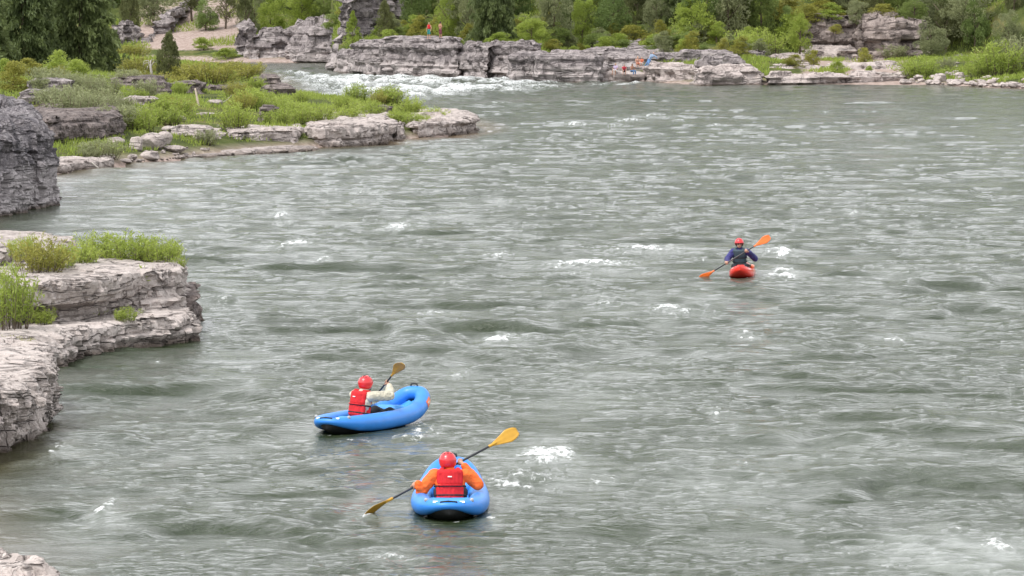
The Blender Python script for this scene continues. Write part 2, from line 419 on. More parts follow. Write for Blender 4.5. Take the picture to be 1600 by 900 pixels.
# ---- waves
def tile(N, L, lo, hi, power, seed, wind=(0.05, 1.0), spread=.14):
    r = np.random.default_rng(seed); k = np.fft.fftfreq(N, L / N) * 2 * PI
    kx, ky = np.meshgrid(k, k, indexing='ij'); kk = np.hypot(kx, ky); kk[0, 0] = 1
    wl = 2 * PI / kk
    amp = kk ** (-power) * np.exp(-(lo / wl) ** 4) * np.exp(-(wl / hi) ** 4)
    cs = np.abs(kx * wind[0] + ky * wind[1]) / kk
    amp *= spread + (1 - spread) * cs ** 2
    amp[0, 0] = 0
    s = (r.normal(size=(N, N)) + 1j * r.normal(size=(N, N))) * amp
    h = np.fft.ifft2(s).real; dx = np.fft.ifft2(1j * kx / kk * s).real; dy = np.fft.ifft2(1j * ky / kk * s).real
    nrm = 1 / h.std(); h *= nrm; dx *= nrm; dy *= nrm
    gx = np.gradient(dx, L / N, axis=0); gy = np.gradient(dy, L / N, axis=1)
    sl = math.sqrt(np.gradient(h, L / N, axis=1).std() ** 2)
    return dict(N=N, L=L, h=h, dx=dx, dy=dy, j=gx + gy, slope=sl)
def samp(T, key, x, y, ang):
    c, s = math.cos(ang), math.sin(ang); N = T['N']
    u = (c * x + s * y) / T['L'] * N; v = (-s * x + c * y) / T['L'] * N
    i = np.floor(u).astype(np.int64); j = np.floor(v).astype(np.int64); fu = u - i; fv = v - j
    a = T[key]; i0 = i % N; i1 = (i + 1) % N; j0 = j % N; j1 = (j + 1) % N
    return a[i0, j0] * (1 - fu) * (1 - fv) + a[i1, j0] * fu * (1 - fv) + a[i0, j1] * (1 - fu) * fv + a[i1, j1] * fu * fv
print_slopes = 1
T1 = tile(1024, 83.0, 1.3, 8.0, 2.2, 4)
T2 = tile(1024, 37.0, .50, 2.4, 1.9, 5)
T3 = tile(1024, 19.0, .16, .8, 1.8, 6)
ys = np.concatenate([np.arange(975, 640, -1.0), np.arange(640, 250, -.6), np.arange(250, 86, -.45)])
Dw = F * H / ys
core = np.arange(-870, 871, 1.5) / F
wing = np.geomspace(.158, .9, 30)
uw = np.concatenate([-wing[::-1], core, wing])
Dg, Ug = np.meshgrid(Dw, uw, indexing='ij'); X0 = Ug * Dg; Y0 = Dg.copy()
NT = [tile(512, 64.0, 1.6, 400.0, 1.9, 90, spread=1.0), tile(512, 64.0, 1.0, 3.6, 0.4, 91, spread=1.0)]
def tf(x, y, s=0):      # layered noise, about -1..1
    return .42 * samp(NT[0], 'h', x * 1.0 + 17.3 * s, y * 1.0 + 9.1 * s, .7 * s + .3)
def tv(x, y, s=0):      # single scale noise, about -1..1
    return .5 * samp(NT[1], 'h', x * 2.2 + 11.3 * s, y * 2.2 + 5.1 * s, .9 * s + .2)
wx = 1.2 * tv(X0 * .25, Y0 * .25, 1); wy = 1.2 * tv(X0 * .25, Y0 * .25, 2)
rowstep = np.abs(np.gradient(Dw))[:, None]
a2 = np.clip(1.35 - rowstep / .55, .10, 1); a3 = np.clip(1.5 - rowstep / .10, 0, 1)       # the finest relief is left to the surface bump where the mesh is coarse
patch = tv(X0 * .22, Y0 * .12, 3) * .6 + tv(X0 * .7, Y0 * .4, 4) * .4
rip = .25 + .95 * sstep(-.6, .4, patch)
big = .75 + .45 * tv(X0 * .06, Y0 * .04, 5)
A1, A2 = WAVE_A1, WAVE_A2
s1 = (X0 * .72 + wx, Y0 + wy, .13); s2 = (X0 * .6 + wx * .5 + 3, Y0 + wy * .5, -.21)
h1 = samp(T1, 'h', *s1); h2 = samp(T2, 'h', *s2); s3 = (X0 * .8 + 1, Y0, .31); h3 = samp(T3, 'h', *s3)
# calmer in the lee of the far banks
ripb = None
pxu = 800 + F * Ug
calm = 1.1 - .78 * sstep(120, 190, Y0) * sstep(1040, 1330, pxu + 70 * tv(X0 * .1, Y0 * .03, 21)) * (.75 + .5 * tv(X0 * .12, Y0 * .05, 22)) - .5 * sstep(290, 330, Y0) * sstep(900, 1100, pxu)
calm = calm - .55 * sstep(100, 125, Y0) * (1 - sstep(170, 200, Y0)) * (1 - sstep(250, 420, pxu)) - .4 * (1 - sstep(75, 85, Y0)) * (1 - sstep(60, 300, pxu))
calm = np.clip(calm, .34, 1.15)
A1m = A1 * big * (.45 + .55 * calm); A2m = A2 * rip * a2 * calm
A3m = .0065 * rip * a3 * calm
Zw = A1m * h1 + A2m * h2 + A3m * h3
Xw = X0 - 1.0 * (A1m * samp(T1, 'dx', *s1) + A2m * samp(T2, 'dx', *s2) + A3m * samp(T3, 'dx', *s3))
Yw = Y0 - 1.0 * (A1m * samp(T1, 'dy', *s1) + A2m * samp(T2, 'dy', *s2) + A3m * samp(T3, 'dy', *s3))
J = A1m * samp(T1, 'j', *s1) + A2m * samp(T2, 'j', *s2)
crest = sstep(.42, .85, J) * sstep(.05, .5, tv(X0 * .09, Y0 * .045, 6) + .25 * tv(X0 * .5, Y0 * .3, 7))
foam = .36 * crest; aer = np.zeros_like(foam)
# rapids between the island and the far cliff
RAP = np.array([P(a, b)[:2] for a, b in [(415, 107), (470, 113), (530, 119), (640, 121), (760, 124), (860, 125), (965, 125), (1060, 129), (900, 139), (800, 146), (700, 153), (600, 156), (510, 152), (462, 138)]])
sdr = poly_sd(RAP, X0, Y0); rp = sstep(-2, 4, sdr)
PXg = 800 + F * Ug
fade = 1 - .8 * sstep(780, 960, PXg)
n_r = tv(X0 * .10, Y0 * .065, 8); fnr = tv(X0 * .62, Y0 * .32, 14); n_r2 = tv(X0 * .24, Y0 * .14, 9)
ridge = 1 - np.abs(n_r) * 2.2
Zw += rp * (.34 * np.clip(ridge, -.6, 1) + .16 * n_r2 + .07 * fnr + .02) * (.25 + .75 * fade)
foam = np.maximum(foam, rp * np.clip(.24 + .50 * n_r2 + .55 * ridge + .42 * fnr, 0, .85) * (.30 + .70 * fade))
foam = np.maximum(foam, .8 * sstep(-2.0, 1.0, poly_sd(np.array([P(a, b)[:2] for a, b in [(935, 127), (1010, 127), (1000, 133), (925, 134)]]), X0, Y0)) * np.clip(.35 + n_r2, 0, 1))
# breaking crests seen in the photograph: px, py, half width px, half depth px, strength, lift
CAPS = [(925, 411, 52, 4, 1.3, .10), (1010, 387, 42, 4, .75, .08), (780, 527, 24, 7, 1.2, .08), (622, 353, 20, 4, .9, .08),
        (465, 381, 24, 4, .85, .08), (677, 487, 20, 6, .85, .08), (1047, 482, 26, 5, .9, .08), (846, 708, 30, 9, 1.5, .06), (874, 711, 20, 10, 1.4, .06), (852, 720, 30, 5, .85, .05), (886, 703, 12, 5, .7, .05), (828, 716, 14, 6, .6, .03),
        (610, 862, 16, 4, .8, .06), (628, 865, 14, 4, .6, .03), (441, 333, 12, 3, .8, .06), (1214, 391, 20, 5, .9, .08), (1222, 427, 24, 5, .95, .08),
        (775, 398, 22, 3, .55, .05), (508, 401, 12, 3, .6, .05), (172, 791, 12, 10, .7, .05), (815, 745, 70, 16, .45, .06),
        (950, 745, 40, 12, .3, .03), (1560, 850, 24, 9, .75, .08), (1500, 831, 26, 5, .6, .06), (1585, 724, 20, 4, .7, .05),
        (905, 425, 30, 3, .4, .03), (1168, 523, 12, 4, .6, .04), (1395, 530, 20, 4, .45, .04), (945, 470, 26, 6, .5, .05),
        (985, 187, 24, 2, .7, .1), (1015, 180, 16, 2, .6, .1), (900, 194, 20, 2, .7, .1), (1060, 188, 14, 2, .5, .1), (965, 196, 20, 2, .5, .1),
        (1120, 196, 12, 2, .5, .08), (1160, 205, 14, 2, .5, .08), (780, 160, 20, 2, .5, .1), (1290, 175, 16, 2, .4, .06),
        (1100, 405, 12, 3, .4, .03), (1213, 370, 10, 3, .5, .04), (660, 672, 26, 9, .55, .04), (640, 682, 30, 5, .5, .03),
        (560, 686, 30, 3, .5, .02), (650, 757, 8, 3, .3, .02), (575, 805, 16, 4, .5, .03), (1410, 885, 30, 5, .5, .04), (1340, 862, 20, 5, .5, .04),
        (770, 812, 14, 5, .35, .02), (325, 505, 14, 8, .45, .03), (350, 470, 16, 5, .35, .03), (240, 560, 24, 4, .35, .02), (95, 700, 14, 8, .4, .03),
        (1120, 640, 12, 4, .5, .04), (1160, 730, 18, 6, .5, .04), (1420, 706, 20, 4, .35, .03), (720, 585, 16, 4, .35, .03), (845, 250, 18, 2.5, .4, .05),
        (1330, 330, 14, 3, .35, .03), (560, 300, 14, 2.5, .35, .03), (700, 445, 14, 3, .35, .03)]
fn = .8 * tv(X0 * 1.2, Y0 * .55, 10); fn2 = .8 * tv(X0 * 3.4, Y0 * 1.5, 11)
for (cx, cy, hw, hh, st, up) in CAPS:
    c = P(cx, cy); D = c[1]; aa = hw * D / F * 1.05; bb = max(hh * D * D / (F * H), .22)
    tilt = (hsh(np.array([int(cx)]), int(cy))[0] - .5) * .25
    bend = .35 * bb
    dx = (X0 - c[0]); dy = (Y0 - c[1]) - tilt * dx
    dx = dx / aa + .35 * fn2; dy = dy / bb + .9 * fn + .6 * fn2 + .35 * dx * dx
    q = np.exp(-(dx ** 2 + dy ** 2) * 1.3)
    msk = np.clip(st * q * (1.10 + .8 * fn2 + .8 * fn) - .07, 0, 1)
    foam = np.maximum(foam, msk); Zw += up * .7 * q * (1 + .6 * fn)
    aer = np.maximum(aer, .7 * np.exp(-(dx ** 2 + (dy) ** 2) * .35) * st)
# aerated boils
for (cx, cy, hw, hh, st) in [(1490, 870, 150, 45, .9), (1290, 710, 160, 40, .35), (1120, 760, 90, 60, .4), (930, 620, 120, 25, .3), (1030, 565, 40, 12, .35),
                             (1400, 425, 60, 12, .35), (620, 700, 120, 20, .2), (820, 720, 60, 30, .5), (1000, 480, 120, 25, .25)]:
    c = P(cx, cy); D = c[1]; aa = hw * D / F; bb = hh * D * D / (F * H)
    q = np.exp(-((X0 - c[0]) / aa) ** 2 - ((Y0 - c[1]) / bb) ** 2)
    aer = np.maximum(aer, st * np.clip(q * (1 + .6 * fn), 0, 1))
aer = np.clip(aer + .02 + .10 * sstep(-.1, .6, patch), 0, 1)
# hulls press the water down
for (bx, by, bl, bw_, an, dz) in BOATS:
    c_, s_ = math.cos(an), math.sin(an)
    lx = (X0 - bx) * c_ + (Y0 - by) * s_; ly = -(X0 - bx) * s_ + (Y0 - by) * c_
    q = (lx / bw_) ** 2 + (ly / bl) ** 2
    k = 1 - sstep(.75, 1.25, q); Zw = Zw * (1 - .9 * (1 - sstep(1.0, 2.2, q))) - dz * k
    foam = foam * (1 - k)
    ringn = np.exp(-((np.sqrt(q) - 1.08) / .07) ** 2)
    foam = np.maximum(foam, .9 * ringn * np.clip(.15 + fn2 + .5 * fn, 0, 1)); foam *= 1
V = np.stack([Xw, Yw, Zw], -1).reshape(-1, 3)
me = np_mesh('river', V, grid_faces(len(Dw), len(uw)))
for nm, arr in (('foam', foam), ('aer', aer), ('rip', rip * calm), ('coarse', (1 - a2 * .9 - .1 * a3) * calm)):
    a = me.attributes.new(nm, 'FLOAT', 'POINT'); a.data.foreach_set('value', arr.astype(np.float32).ravel())
m, nt, b = new_mat('river')
pos = nd(nt, 'ShaderNodeNewGeometry').outputs['Position']
fo = nd(nt, 'ShaderNodeAttribute', attribute_name='foam').outputs['Fac']
ae = nd(nt, 'ShaderNodeAttribute', attribute_name='aer').outputs['Fac']
ri = nd(nt, 'ShaderNodeAttribute', attribute_name='rip').outputs['Fac']
nb0 = noise(nt, vmap(nt, pos, (.5, 1.0, 1)), .95, 3, .55, .7)
nb1 = noise(nt, vmap(nt, pos, (.55, 1.0, 1)), 3.2, 6, .62, .6)
nb2 = noise(nt, vmap(nt, pos, (.6, 1, 1), (4, 3, 0), (0, 0, .15)), 9.0, 4, .6, .4)
nl = noise(nt, pos, .3, 4, .6)
body = ramp(nt, nl, [(.35, (.014, .025, .006)), (.65, (.022, .034, .012))])
body = mixc(nt, mth(nt, 'MULTIPLY', ae, .85), body, (.25, .27, .25))
# shallows: the pinkish brown bed shows through by the banks
sh = nd(nt, 'ShaderNodeAttribute', attribute_name='shal').outputs['Fac']
body = mixc(nt, sh, body, (.19, .125, .075))
nb3 = noise(nt, vmap(nt, pos, (1, .45, 1)), 9.0, 7, .7, .8)
ff = mth(nt, 'ADD', fo, mth(nt, 'MULTIPLY', mth(nt, 'SUBTRACT', nb3, .52), 3.4))
ff = mth(nt, 'MULTIPLY', ff, mth(nt, 'MULTIPLY', fo, 6.0, True))
ff = ramp(nt, mth(nt, 'MULTIPLY', ff, .7), [(.22, 0), (.75, 1)])
nt.links.new(mixc(nt, ff, body, (.80, .82, .83)), b.inputs['Base Color'])
nt.links.new(mth(nt, 'ADD', mth(nt, 'MULTIPLY', ff, .5), WATER_ROUGH), b.inputs['Roughness'])
b.inputs["IOR"].default_value = 1.38
hh = mth(nt, 'ADD', mth(nt, 'MULTIPLY', nb1, 1.0), mth(nt, 'MULTIPLY', nb2, .42))
cd = nd(nt, 'ShaderNodeVectorMath', operation='LENGTH'); nt.links.new(pos, cd.inputs[0])
farw = nd(nt, 'ShaderNodeAttribute', attribute_name='coarse').outputs['Fac']     # relief the mesh is too coarse to carry there
hh = mth(nt, 'MULTIPLY', hh, mth(nt, 'ADD', mth(nt, 'MULTIPLY', ri, .8), .25))
hh = mth(nt, 'ADD', hh, mth(nt, 'MULTIPLY', mth(nt, 'MULTIPLY', nb0, farw), 2.4))
bp = nd(nt, 'ShaderNodeBump'); bp.inputs['Strength'].default_value = 1; bp.inputs['Distance'].default_value = WATER_BUMP
nt.links.new(hh, bp.inputs['Height']); nt.links.new(bp.outputs[0], b.inputs['Normal'])
gi = np.unique(np.append(np.arange(0, X0.shape[0], 6), X0.shape[0] - 1)); gj = np.unique(np.append(np.arange(0, X0.shape[1], 8), X0.shape[1] - 1))
gc = hgt(X0[np.ix_(gi, gj)], Y0[np.ix_(gi, gj)])
t1 = np.stack([np.interp(np.arange(X0.shape[1]), gj, r_) for r_ in gc])
k = np.interp(np.arange(X0.shape[0]), gi, np.arange(len(gi))); k0 = np.minimum(k.astype(int), len(gi) - 2); kf = (k - k0)[:, None]
g = t1[k0] * (1 - kf) + t1[k0 + 1] * kf
shal = sstep(-1.7, -.15, g) * .7 * np.clip(.6 + .9 * tf(X0 * 1.6, Y0 * .8, 12), 0, 1)
a = me.attributes.new('shal', 'FLOAT', 'POINT'); a.data.foreach_set('value', shal.astype(np.float32).ravel())
tag(obj('water', me, m), 'choppy grey green river with white rapids', None, None, 'structure')

# ================================================================== rocks
M['rock_far'] = rock_mat('rock_far', (.47, .42, .405), (.32, .28, .275), (.14, .12, .125), band=1.35, varnish=.75, crack=.6, sc=.55, lowpale=.6)
M['rock_ledge'] = rock_mat('rock_ledge', (.54, .475, .445), (.40, .34, .32), (.18, .15, .14), band=2.2, varnish=.5, crack=.5, sc=.6)
M['rock_island'] = rock_mat('rock_island', (.54, .475, .445), (.40, .345, .325), (.18, .15, .14), band=1.6, varnish=.35, crack=.5, sc=.9)
M['rock_brown'] = rock_mat('rock_brown', (.33, .28, .26), (.20, .165, .155), (.075, .06, .06), band=1.0, varnish=.8, crack=.5, sc=.9)
M['rock_dark'] = rock_mat('rock_dark', (.50, .46, .46), (.30, .27, .28), (.10, .093, .105), band=1.5, varnish=.92, crack=.3, sc=.9, streakw=(.26, .62), lowpale=.8)
M['rock_near'] = rock_mat('rock_near', (.60, .53, .50), (.44, .385, .36), (.19, .16, .15), band=1.55, varnish=.45, crack=.6, sc=1.25)
def resample(pts, n, sm=2):
    pts = np.array(pts, float)
    for _ in range(sm):     # corner rounding
        q = np.roll(pts, -1, 0); pts = np.stack([pts * .8 + q * .2, pts * .2 + q * .8], 1).reshape(-1, 2)
    d = np.hypot(*(np.roll(pts, -1, 0) - pts).T); s = np.concatenate([[0], np.cumsum(d)]); p2 = np.vstack([pts, pts[:1]])
    t = np.linspace(0, s[-1], n, endpoint=False)
    return np.stack([np.interp(t, s, p2[:, 0]), np.interp(t, s, p2[:, 1])], 1), s[-1]
ROCKN = 0
def make_rock(name, label, cat, outline, z0, z1, mat, res=.15, strata=(.18, .5), blockw=(.5, 1.6), amp=.12, lay=.10, rough=.09,
              slope=(0, 0), top=.12, batter=.12, under=(), seed=None, group=None, groove=.07, dome=0.0, kind=None, sm=2, parent=None, fz=1.5):
    """one bedded, jointed block of bedrock; slope = rise of the top per metre in x and y; under = (z, depth, height) notches"""
    global ROCKN; ROCKN += 1; seed = ROCKN * 17 if seed is None else seed
    r = random.Random(seed)
    o2 = np.array(outline, float)
    ar = .5 * np.sum(o2[:, 0] * np.roll(o2[:, 1], -1) - o2[:, 1] * np.roll(o2[:, 0], -1))
    if ar < 0: o2 = o2[::-1]
    per = np.sum(np.hypot(*(np.roll(o2, -1, 0) - o2).T)); n = int(min(max(per / res, 28), 900))
    o2, per = resample(o2, n, sm)
    cen = o2.mean(0); base = (float(cen[0]), float(cen[1]), float(z0))
    tg = np.roll(o2, -2, 0) - np.roll(o2, 2, 0); tg /= np.hypot(*tg.T)[:, None] + 1e-9
    nrm = np.stack([tg[:, 1], -tg[:, 0]], 1)
    # medial segment
    dlt = o2 - cen; cov = dlt.T @ dlt; ev, evec = np.linalg.eigh(cov); ax = evec[:, 1]
    pr = dlt @ ax; sd_ = dlt @ evec[:, 0]; L = max(0, (pr.max() - pr.min()) / 2 - (sd_.max() - sd_.min()) / 2); mid = (pr.max() + pr.min()) / 2
    med = cen + np.clip(pr - mid, -L, L)[:, None] * ax * .9 + mid * ax
    ztop = z1 + (o2[:, 0] - cen[0]) * slope[0] + (o2[:, 1] - cen[1]) * slope[1]
    hgt_ = max(ztop.max() - z0, .15); nz = int(min(max(hgt_ / res * 1.15, 7), 110))
    vz = np.linspace(0, 1, nz)
    S = np.linspace(0, per, n, endpoint=False)[None, :] + 0 * vz[:, None]
    Zr = z0 + (ztop - z0)[None, :] * vz[:, None]
    X = np.repeat(o2[None, :, 0], nz, 0); Y = np.repeat(o2[None, :, 1], nz, 0)
    bounds = [0.0]
    while bounds[-1] < 60: bounds.append(bounds[-1] + r.uniform(*strata))
    bounds = np.array(bounds)
    zt = (ztop.max() - Zr) + (X - cen[0]) * slope[0] + (Y - cen[1]) * slope[1] + .35 * strata[0] * fbm(X * .6, Y * .6, Zr * .3, 3, seed)
    zt = np.clip(zt, 0, 59)
    lay_i = np.searchsorted(bounds, zt) - 1
    zl = np.minimum(zt - bounds[np.clip(lay_i, 0, len(bounds) - 1)], bounds[np.clip(lay_i + 1, 0, len(bounds) - 1)] - zt)
    cw = blockw[0] + (blockw[1] - blockw[0]) * hsh(lay_i, 3, 0, seed)
    u = (S + .25 * fbm(X * 1.1, Y * 1.1, Zr * 1.1, 3, seed + 4)) / cw + 9 * hsh(lay_i, 5, 0, seed)
    ci = np.floor(u).astype(np.int64); uj = np.minimum(u - ci, 1 - (u - ci)) * cw
    # ridge of joints shared by two beds
    off = amp * (hsh(lay_i, ci, 0, seed) - .5) * 2 + lay * (hsh(lay_i, 8, 1, seed) - .5) * 2
    uf = u - ci; off += amp * 1.5 * (hsh(lay_i, ci, 5, seed) - .5) * (uf - .5) * 2
    zf = (zt - bounds[np.clip(lay_i, 0, len(bounds) - 1)]) / np.maximum(bounds[np.clip(lay_i + 1, 0, len(bounds) - 1)] - bounds[np.clip(lay_i, 0, len(bounds) - 1)], .05)
    off += amp * .9 * (hsh(lay_i, ci, 6, seed) - .5) * (zf - .5) * 2
    off -= groove * np.exp(-(uj / (res * .8)) ** 2) + groove * 1.1 * np.exp(-(zl / (res * .6)) ** 2)
    bigc = np.floor(S / (blockw[1] * 2.3) + .4 * fbm(X * .5, Y * .5, Zr * .4, 2, seed + 5)).astype(np.int64)
    off += amp * 1.1 * (hsh(bigc, 2, 2, seed) - .5)
    if res < .2:
        fs = 1 / max(res * 6.5, .22); off += rough * 1.5 * facets(X * fs, Y * fs, Zr * fs * fz, seed + 9) + rough * .6 * facets(X * fs * 2.7, Y * fs * 2.7, Zr * fs * 2.3 * fz, seed + 19)
    off += rough * (2.2 if res >= .2 else .9) * fbm(X * .5 / max(res * 3, .3), Y * .5 / max(res * 3, .3), Zr * .8 / max(res * 3, .3), 5, seed + 9)
    off -= batter * (vz[:, None] - .5) * hgt_
    off -= amp * .9 * sstep(.86, 1.0, vz)[:, None] ** 2
    for (uz, ud, uh) in under: off -= ud * np.exp(-((Zr - uz) / uh) ** 4)
    X = X + nrm[None, :, 0] * off; Y = Y + nrm[None, :, 1] * off
    # cap
    nc = int(min(max(np.hypot(*(o2 - med).T).max() / (res * 1.3), 5), 70))
    ct = (np.linspace(0, 1, nc + 1)[1:] ** 1.05)[:, None]
    Xc = X[-1][None, :] * (1 - ct) + med[None, :, 0] * ct; Yc = Y[-1][None, :] * (1 - ct) + med[None, :, 1] * ct
    zbase = z1 + (Xc - cen[0]) * slope[0] + (Yc - cen[1]) * slope[1]
    sc_ = 1 / max(blockw[1] * .9, .4)
    ang = hsh(seed, 1) * 3; gx = Xc * math.cos(ang) + Yc * math.sin(ang) + .5 * fbm(Xc, Yc, 0, 3, seed + 2); gy = -Xc * math.sin(ang) + Yc * math.cos(ang) + .5 * fbm(Xc, Yc, 5, 3, seed + 3)
    cell = hsh(np.floor(gx * sc_ * .6).astype(np.int64), np.floor(gy * sc_).astype(np.int64), 4, seed)
    cell2 = hsh(np.floor(gx * sc_ * 1.7 + 3).astype(np.int64), np.floor(gy * sc_ * 2.3).astype(np.int64), 6, seed)
    Zc = zbase + top * (np.floor(cell * 3) / 2 - .5) * 1.3 * sstep(0, .12, ct) + top * .6 * (cell2 - .5) * sstep(0, .08, ct) + top * .9 * fbm(Xc * 1.2, Yc * 1.2, 0, 5, seed + 6) + dome * (1 - (1 - ct) ** 2)
    Zr = Zr + 0; Zr[-1] -= .35 * res; 
    Zr += (rough * .5 * fbm(X * 1.5, Y * 1.5, 0, 3, seed + 7)) * vz[:, None]
    V = np.stack([np.vstack([X, Xc]), np.vstack([Y, Yc]), np.vstack([Zr, Zc])], -1).reshape(-1, 3) - np.array(base)
    Fq = grid_faces(nz + nc, n, True)
    me = np_mesh(name, V, Fq, True)
    try: me.set_sharp_from_angle(angle=math.radians(26))
    except Exception: pass
    o = obj(name, me, mat, parent, base)
    if not parent: tag(o, label, cat, group, kind or 'thing')
    return o
def quad(px0, px1, py0, py1, dep, z=0.0, wob=.6, n=6, seed=0, back=1.0):
    """outline of a bench whose front edge runs between two places on level z"""
    r = random.Random(seed * 31 + int(px0)); pts = []
    for i in range(n + 1):
        t = i / n; p = P(px0 + (px1 - px0) * t, py0 + (py1 - py0) * t, z); pts.append((p[0], p[1] + (r.random() - .5) * wob * 2))
    a, b = pts[0], pts[-1]; w_ = (b[0] - a[0])
    pts += [(b[0] - w_ * .02 * back, b[1] + dep * .6), (b[0] - w_ * .10 * back, b[1] + dep), ((a[0] + b[0]) / 2, (a[1] + b[1]) / 2 + dep * 1.08), (a[0] + w_ * .10 * back, a[1] + dep), (a[0] + w_ * .02, a[1] + dep * .6)]
    return pts
def bench(label, px0, px1, pyb0, pyb1, pyt, dep, mat='rock_ledge', zb=0.0, name='rock_ledge', cat='rock ledge', res=.24, drop=.5, **k):
    out = quad(px0, px1, pyb0, pyb1, dep, zb)
    D = F * (H - zb) / ((pyb0 + pyb1) / 2); zt = zat(pyt, D)
    return make_rock(name, label, cat, out, zb - drop, zt, M[mat], res=res, **k)
FK = dict(strata=(.35, .95), blockw=(1.2, 3.2), amp=.28, lay=.22, rough=.17, top=.28, groove=.17, batter=.05)
# --- far middle cliff
bench('stepped lower end of the grey cliff where the rapids begin', 523, 612, 113, 118, 84, 12, 'rock_far', **FK)
bench('rounded upper block on the left end of the grey cliff, under the young poplar', 548, 604, 106, 108, 66, 9, 'rock_far', zb=.6, drop=1, **FK)
bench('tall flat topped grey cliff the two bathers stand on', 592, 722, 118, 122, 60, 16, 'rock_far', **{**FK, 'blockw': (1.6, 2.6), 'top': .12})
bench('cleft grey cliff block right of the two bathers with a pale foot', 716, 762, 121, 124, 70, 12, 'rock_far', **FK)
bench('bulging rounded grey cliff block in the middle of the far cliff', 756, 846, 123, 126, 68, 13, 'rock_far', **FK)
bench('low pale slab at the foot of the cliff above the rapids tail', 800, 850, 126, 127, 104, 5, 'rock_ledge', **FK)
bench('grey ledge sloping down from the cliff towards the seated bathers', 838, 948, 128, 128, 100, 9, 'rock_far', **{**FK, 'strata': (.4, .8)})
bench('low pink ledge the three bathers by the water sit on', 940, 1012, 128, 128, 112.5, 6, 'rock_ledge', **{**FK, 'top': .06, 'amp': .10, 'rough': .05, 'lay': .08, 'strata': (.4, .8)})
bench('grey step the upper bathers sit on', 944, 1012, 110, 110, 101, 5, 'rock_far', zb=.9, drop=1.2, **{**FK, 'top': .06, 'amp': .12, 'rough': .06, 'lay': .08})
bench('grey bedded shelf above and left of the seated bathers', 800, 940, 111, 112, 84, 9, 'rock_far', zb=1.0, drop=1.2, **FK)
bench('broad pinkish ledge with rounded front to the right of the seated bathers', 1006, 1092, 128, 131, 104, 9, 'rock_ledge', **FK)
bench('long grey shelf behind the bathers sitting on the ledge', 940, 1080, 104.5, 104.5, 88, 9, 'rock_far', zb=1.15, drop=1.2, **FK)
bench('thin grey slab of the far bank under the dark green trees', 905, 1100, 88, 88, 77, 8, 'rock_far', zb=2.0, drop=1.2, **{**FK, 'strata': (.25, .6)})
bench('flat grey slab highest of the steps behind the bathers', 915, 1075, 74, 74, 66, 7, 'rock_far', zb=2.7, drop=1.2, **{**FK, 'strata': (.25, .6)})
bench('pale broken ledge jutting furthest into the river on the right bank', 1085, 1196, 134, 133, 108, 9, 'rock_ledge', **FK)
bench('grey block standing on the jutting pale ledge', 1092, 1170, 112, 111, 92, 8, 'rock_far', zb=1.0, drop=1.2, **FK)
bench('stepped grey ledge below the leaning shrubs of the right bank', 1060, 1200, 96, 95, 80, 9, 'rock_far', zb=1.7, drop=1.2, **FK)
bench('long low pink ledge with square blocks along the right bank', 1195, 1330, 133, 132, 117, 6, 'rock_ledge', **{**FK, 'strata': (.3, .6)})
bench('low pink ledge cracked into three blocks left of the stony shore', 1322, 1412, 132, 131, 117, 6, 'rock_ledge', **{**FK, 'strata': (.3, .6)})
bench('pale middle shelf dotted with four round bushes', 1175, 1300, 114, 113, 103, 8, 'rock_ledge', zb=.75, drop=1, **{**FK, 'strata': (.25, .5)})
bench('pale middle shelf running under the olive bush', 1290, 1420, 113, 112, 102, 8, 'rock_ledge', zb=.8, drop=1, **{**FK, 'strata': (.25, .5)})
bench('smooth pale slab sloping up towards the brown crag', 1190, 1392, 100, 92, 84, 11, 'rock_ledge', zb=1.4, drop=1, slope=(0, .03), **{**FK, 'strata': (.25, .5)})
bench('pale stepped shelf under the tall feathery willow', 1165, 1275, 104, 103, 90, 8, 'rock_ledge', zb=1.2, drop=1, **{**FK, 'strata': (.25, .5)})
bench('grey bench running behind the willow thickets towards the right edge', 1430, 1640, 103, 103, 92, 6, 'rock_far', zb=1.1, drop=1, **{**FK, 'strata': (.25, .5)})
bench('small raised slab at the foot of the brown crag', 1262, 1345, 87, 87, 76, 8, 'rock_ledge', zb=2.0, drop=1, **{**FK, 'strata': (.25, .5)})
# crags behind
M['rock_crag'] = rock_mat('rock_crag', (.40, .34, .31), (.28, .23, .21), (.12, .095, .09), band=3.0, varnish=.55, crack=.6, sc=.6)
CK = dict(strata=(.5, 1.2), blockw=(.8, 2.2), amp=.4, lay=.25, rough=.35, top=.5, groove=.22, batter=.22)
bench('brown furrowed crag above the pale slabs of the right bank', 1250, 1352, 86, 86, 30, 12, 'rock_crag', zb=2.0, drop=1.5, name='crag', cat='crag', **CK)
bench('brown furrowed crag beside the big grey green tree', 1340, 1452, 87, 87, 28, 12, 'rock_crag', zb=2.0, drop=1.5, name='crag', cat='crag', **CK)
bench('dark overhanging crag at the top right behind the willows', 1420, 1560, 86, 84, 46, 10, 'rock_brown', zb=2.0, drop=1.5, name='crag', cat='crag', **CK)
bench('purplish crag in the top right corner', 1548, 1720, 82, 80, -12, 14, 'rock_crag', zb=2.2, drop=2.5, name='crag', cat='crag', **CK)
bench('grey crag rising behind the young poplar at the left end of the cliff', 532, 642, 72, 70, -14, 12, 'rock_far', zb=2.6, drop=2.5, name='crag', cat='crag', **{**CK, 'dome': 1.2, 'batter': .35})
bench('dark knobbly crag under the green trees across the far channel', 448, 532, 97, 99, 40, 14, 'rock_far', zb=0, drop=.5, name='crag', cat='crag', **{**CK, 'dome': .6})
bench('rounded grey crag standing in the far channel', 384, 470, 97, 97, 56, 10, 'rock_far', zb=0, drop=.5, name='crag', cat='crag', **{**CK, 'dome': .8})
bench('tall dark crag behind the yellow bushes of the island', 372, 402, 96, 96, 40, 8, 'rock_far', zb=0, drop=.5, name='crag', cat='crag', **{**CK, 'dome': .5})
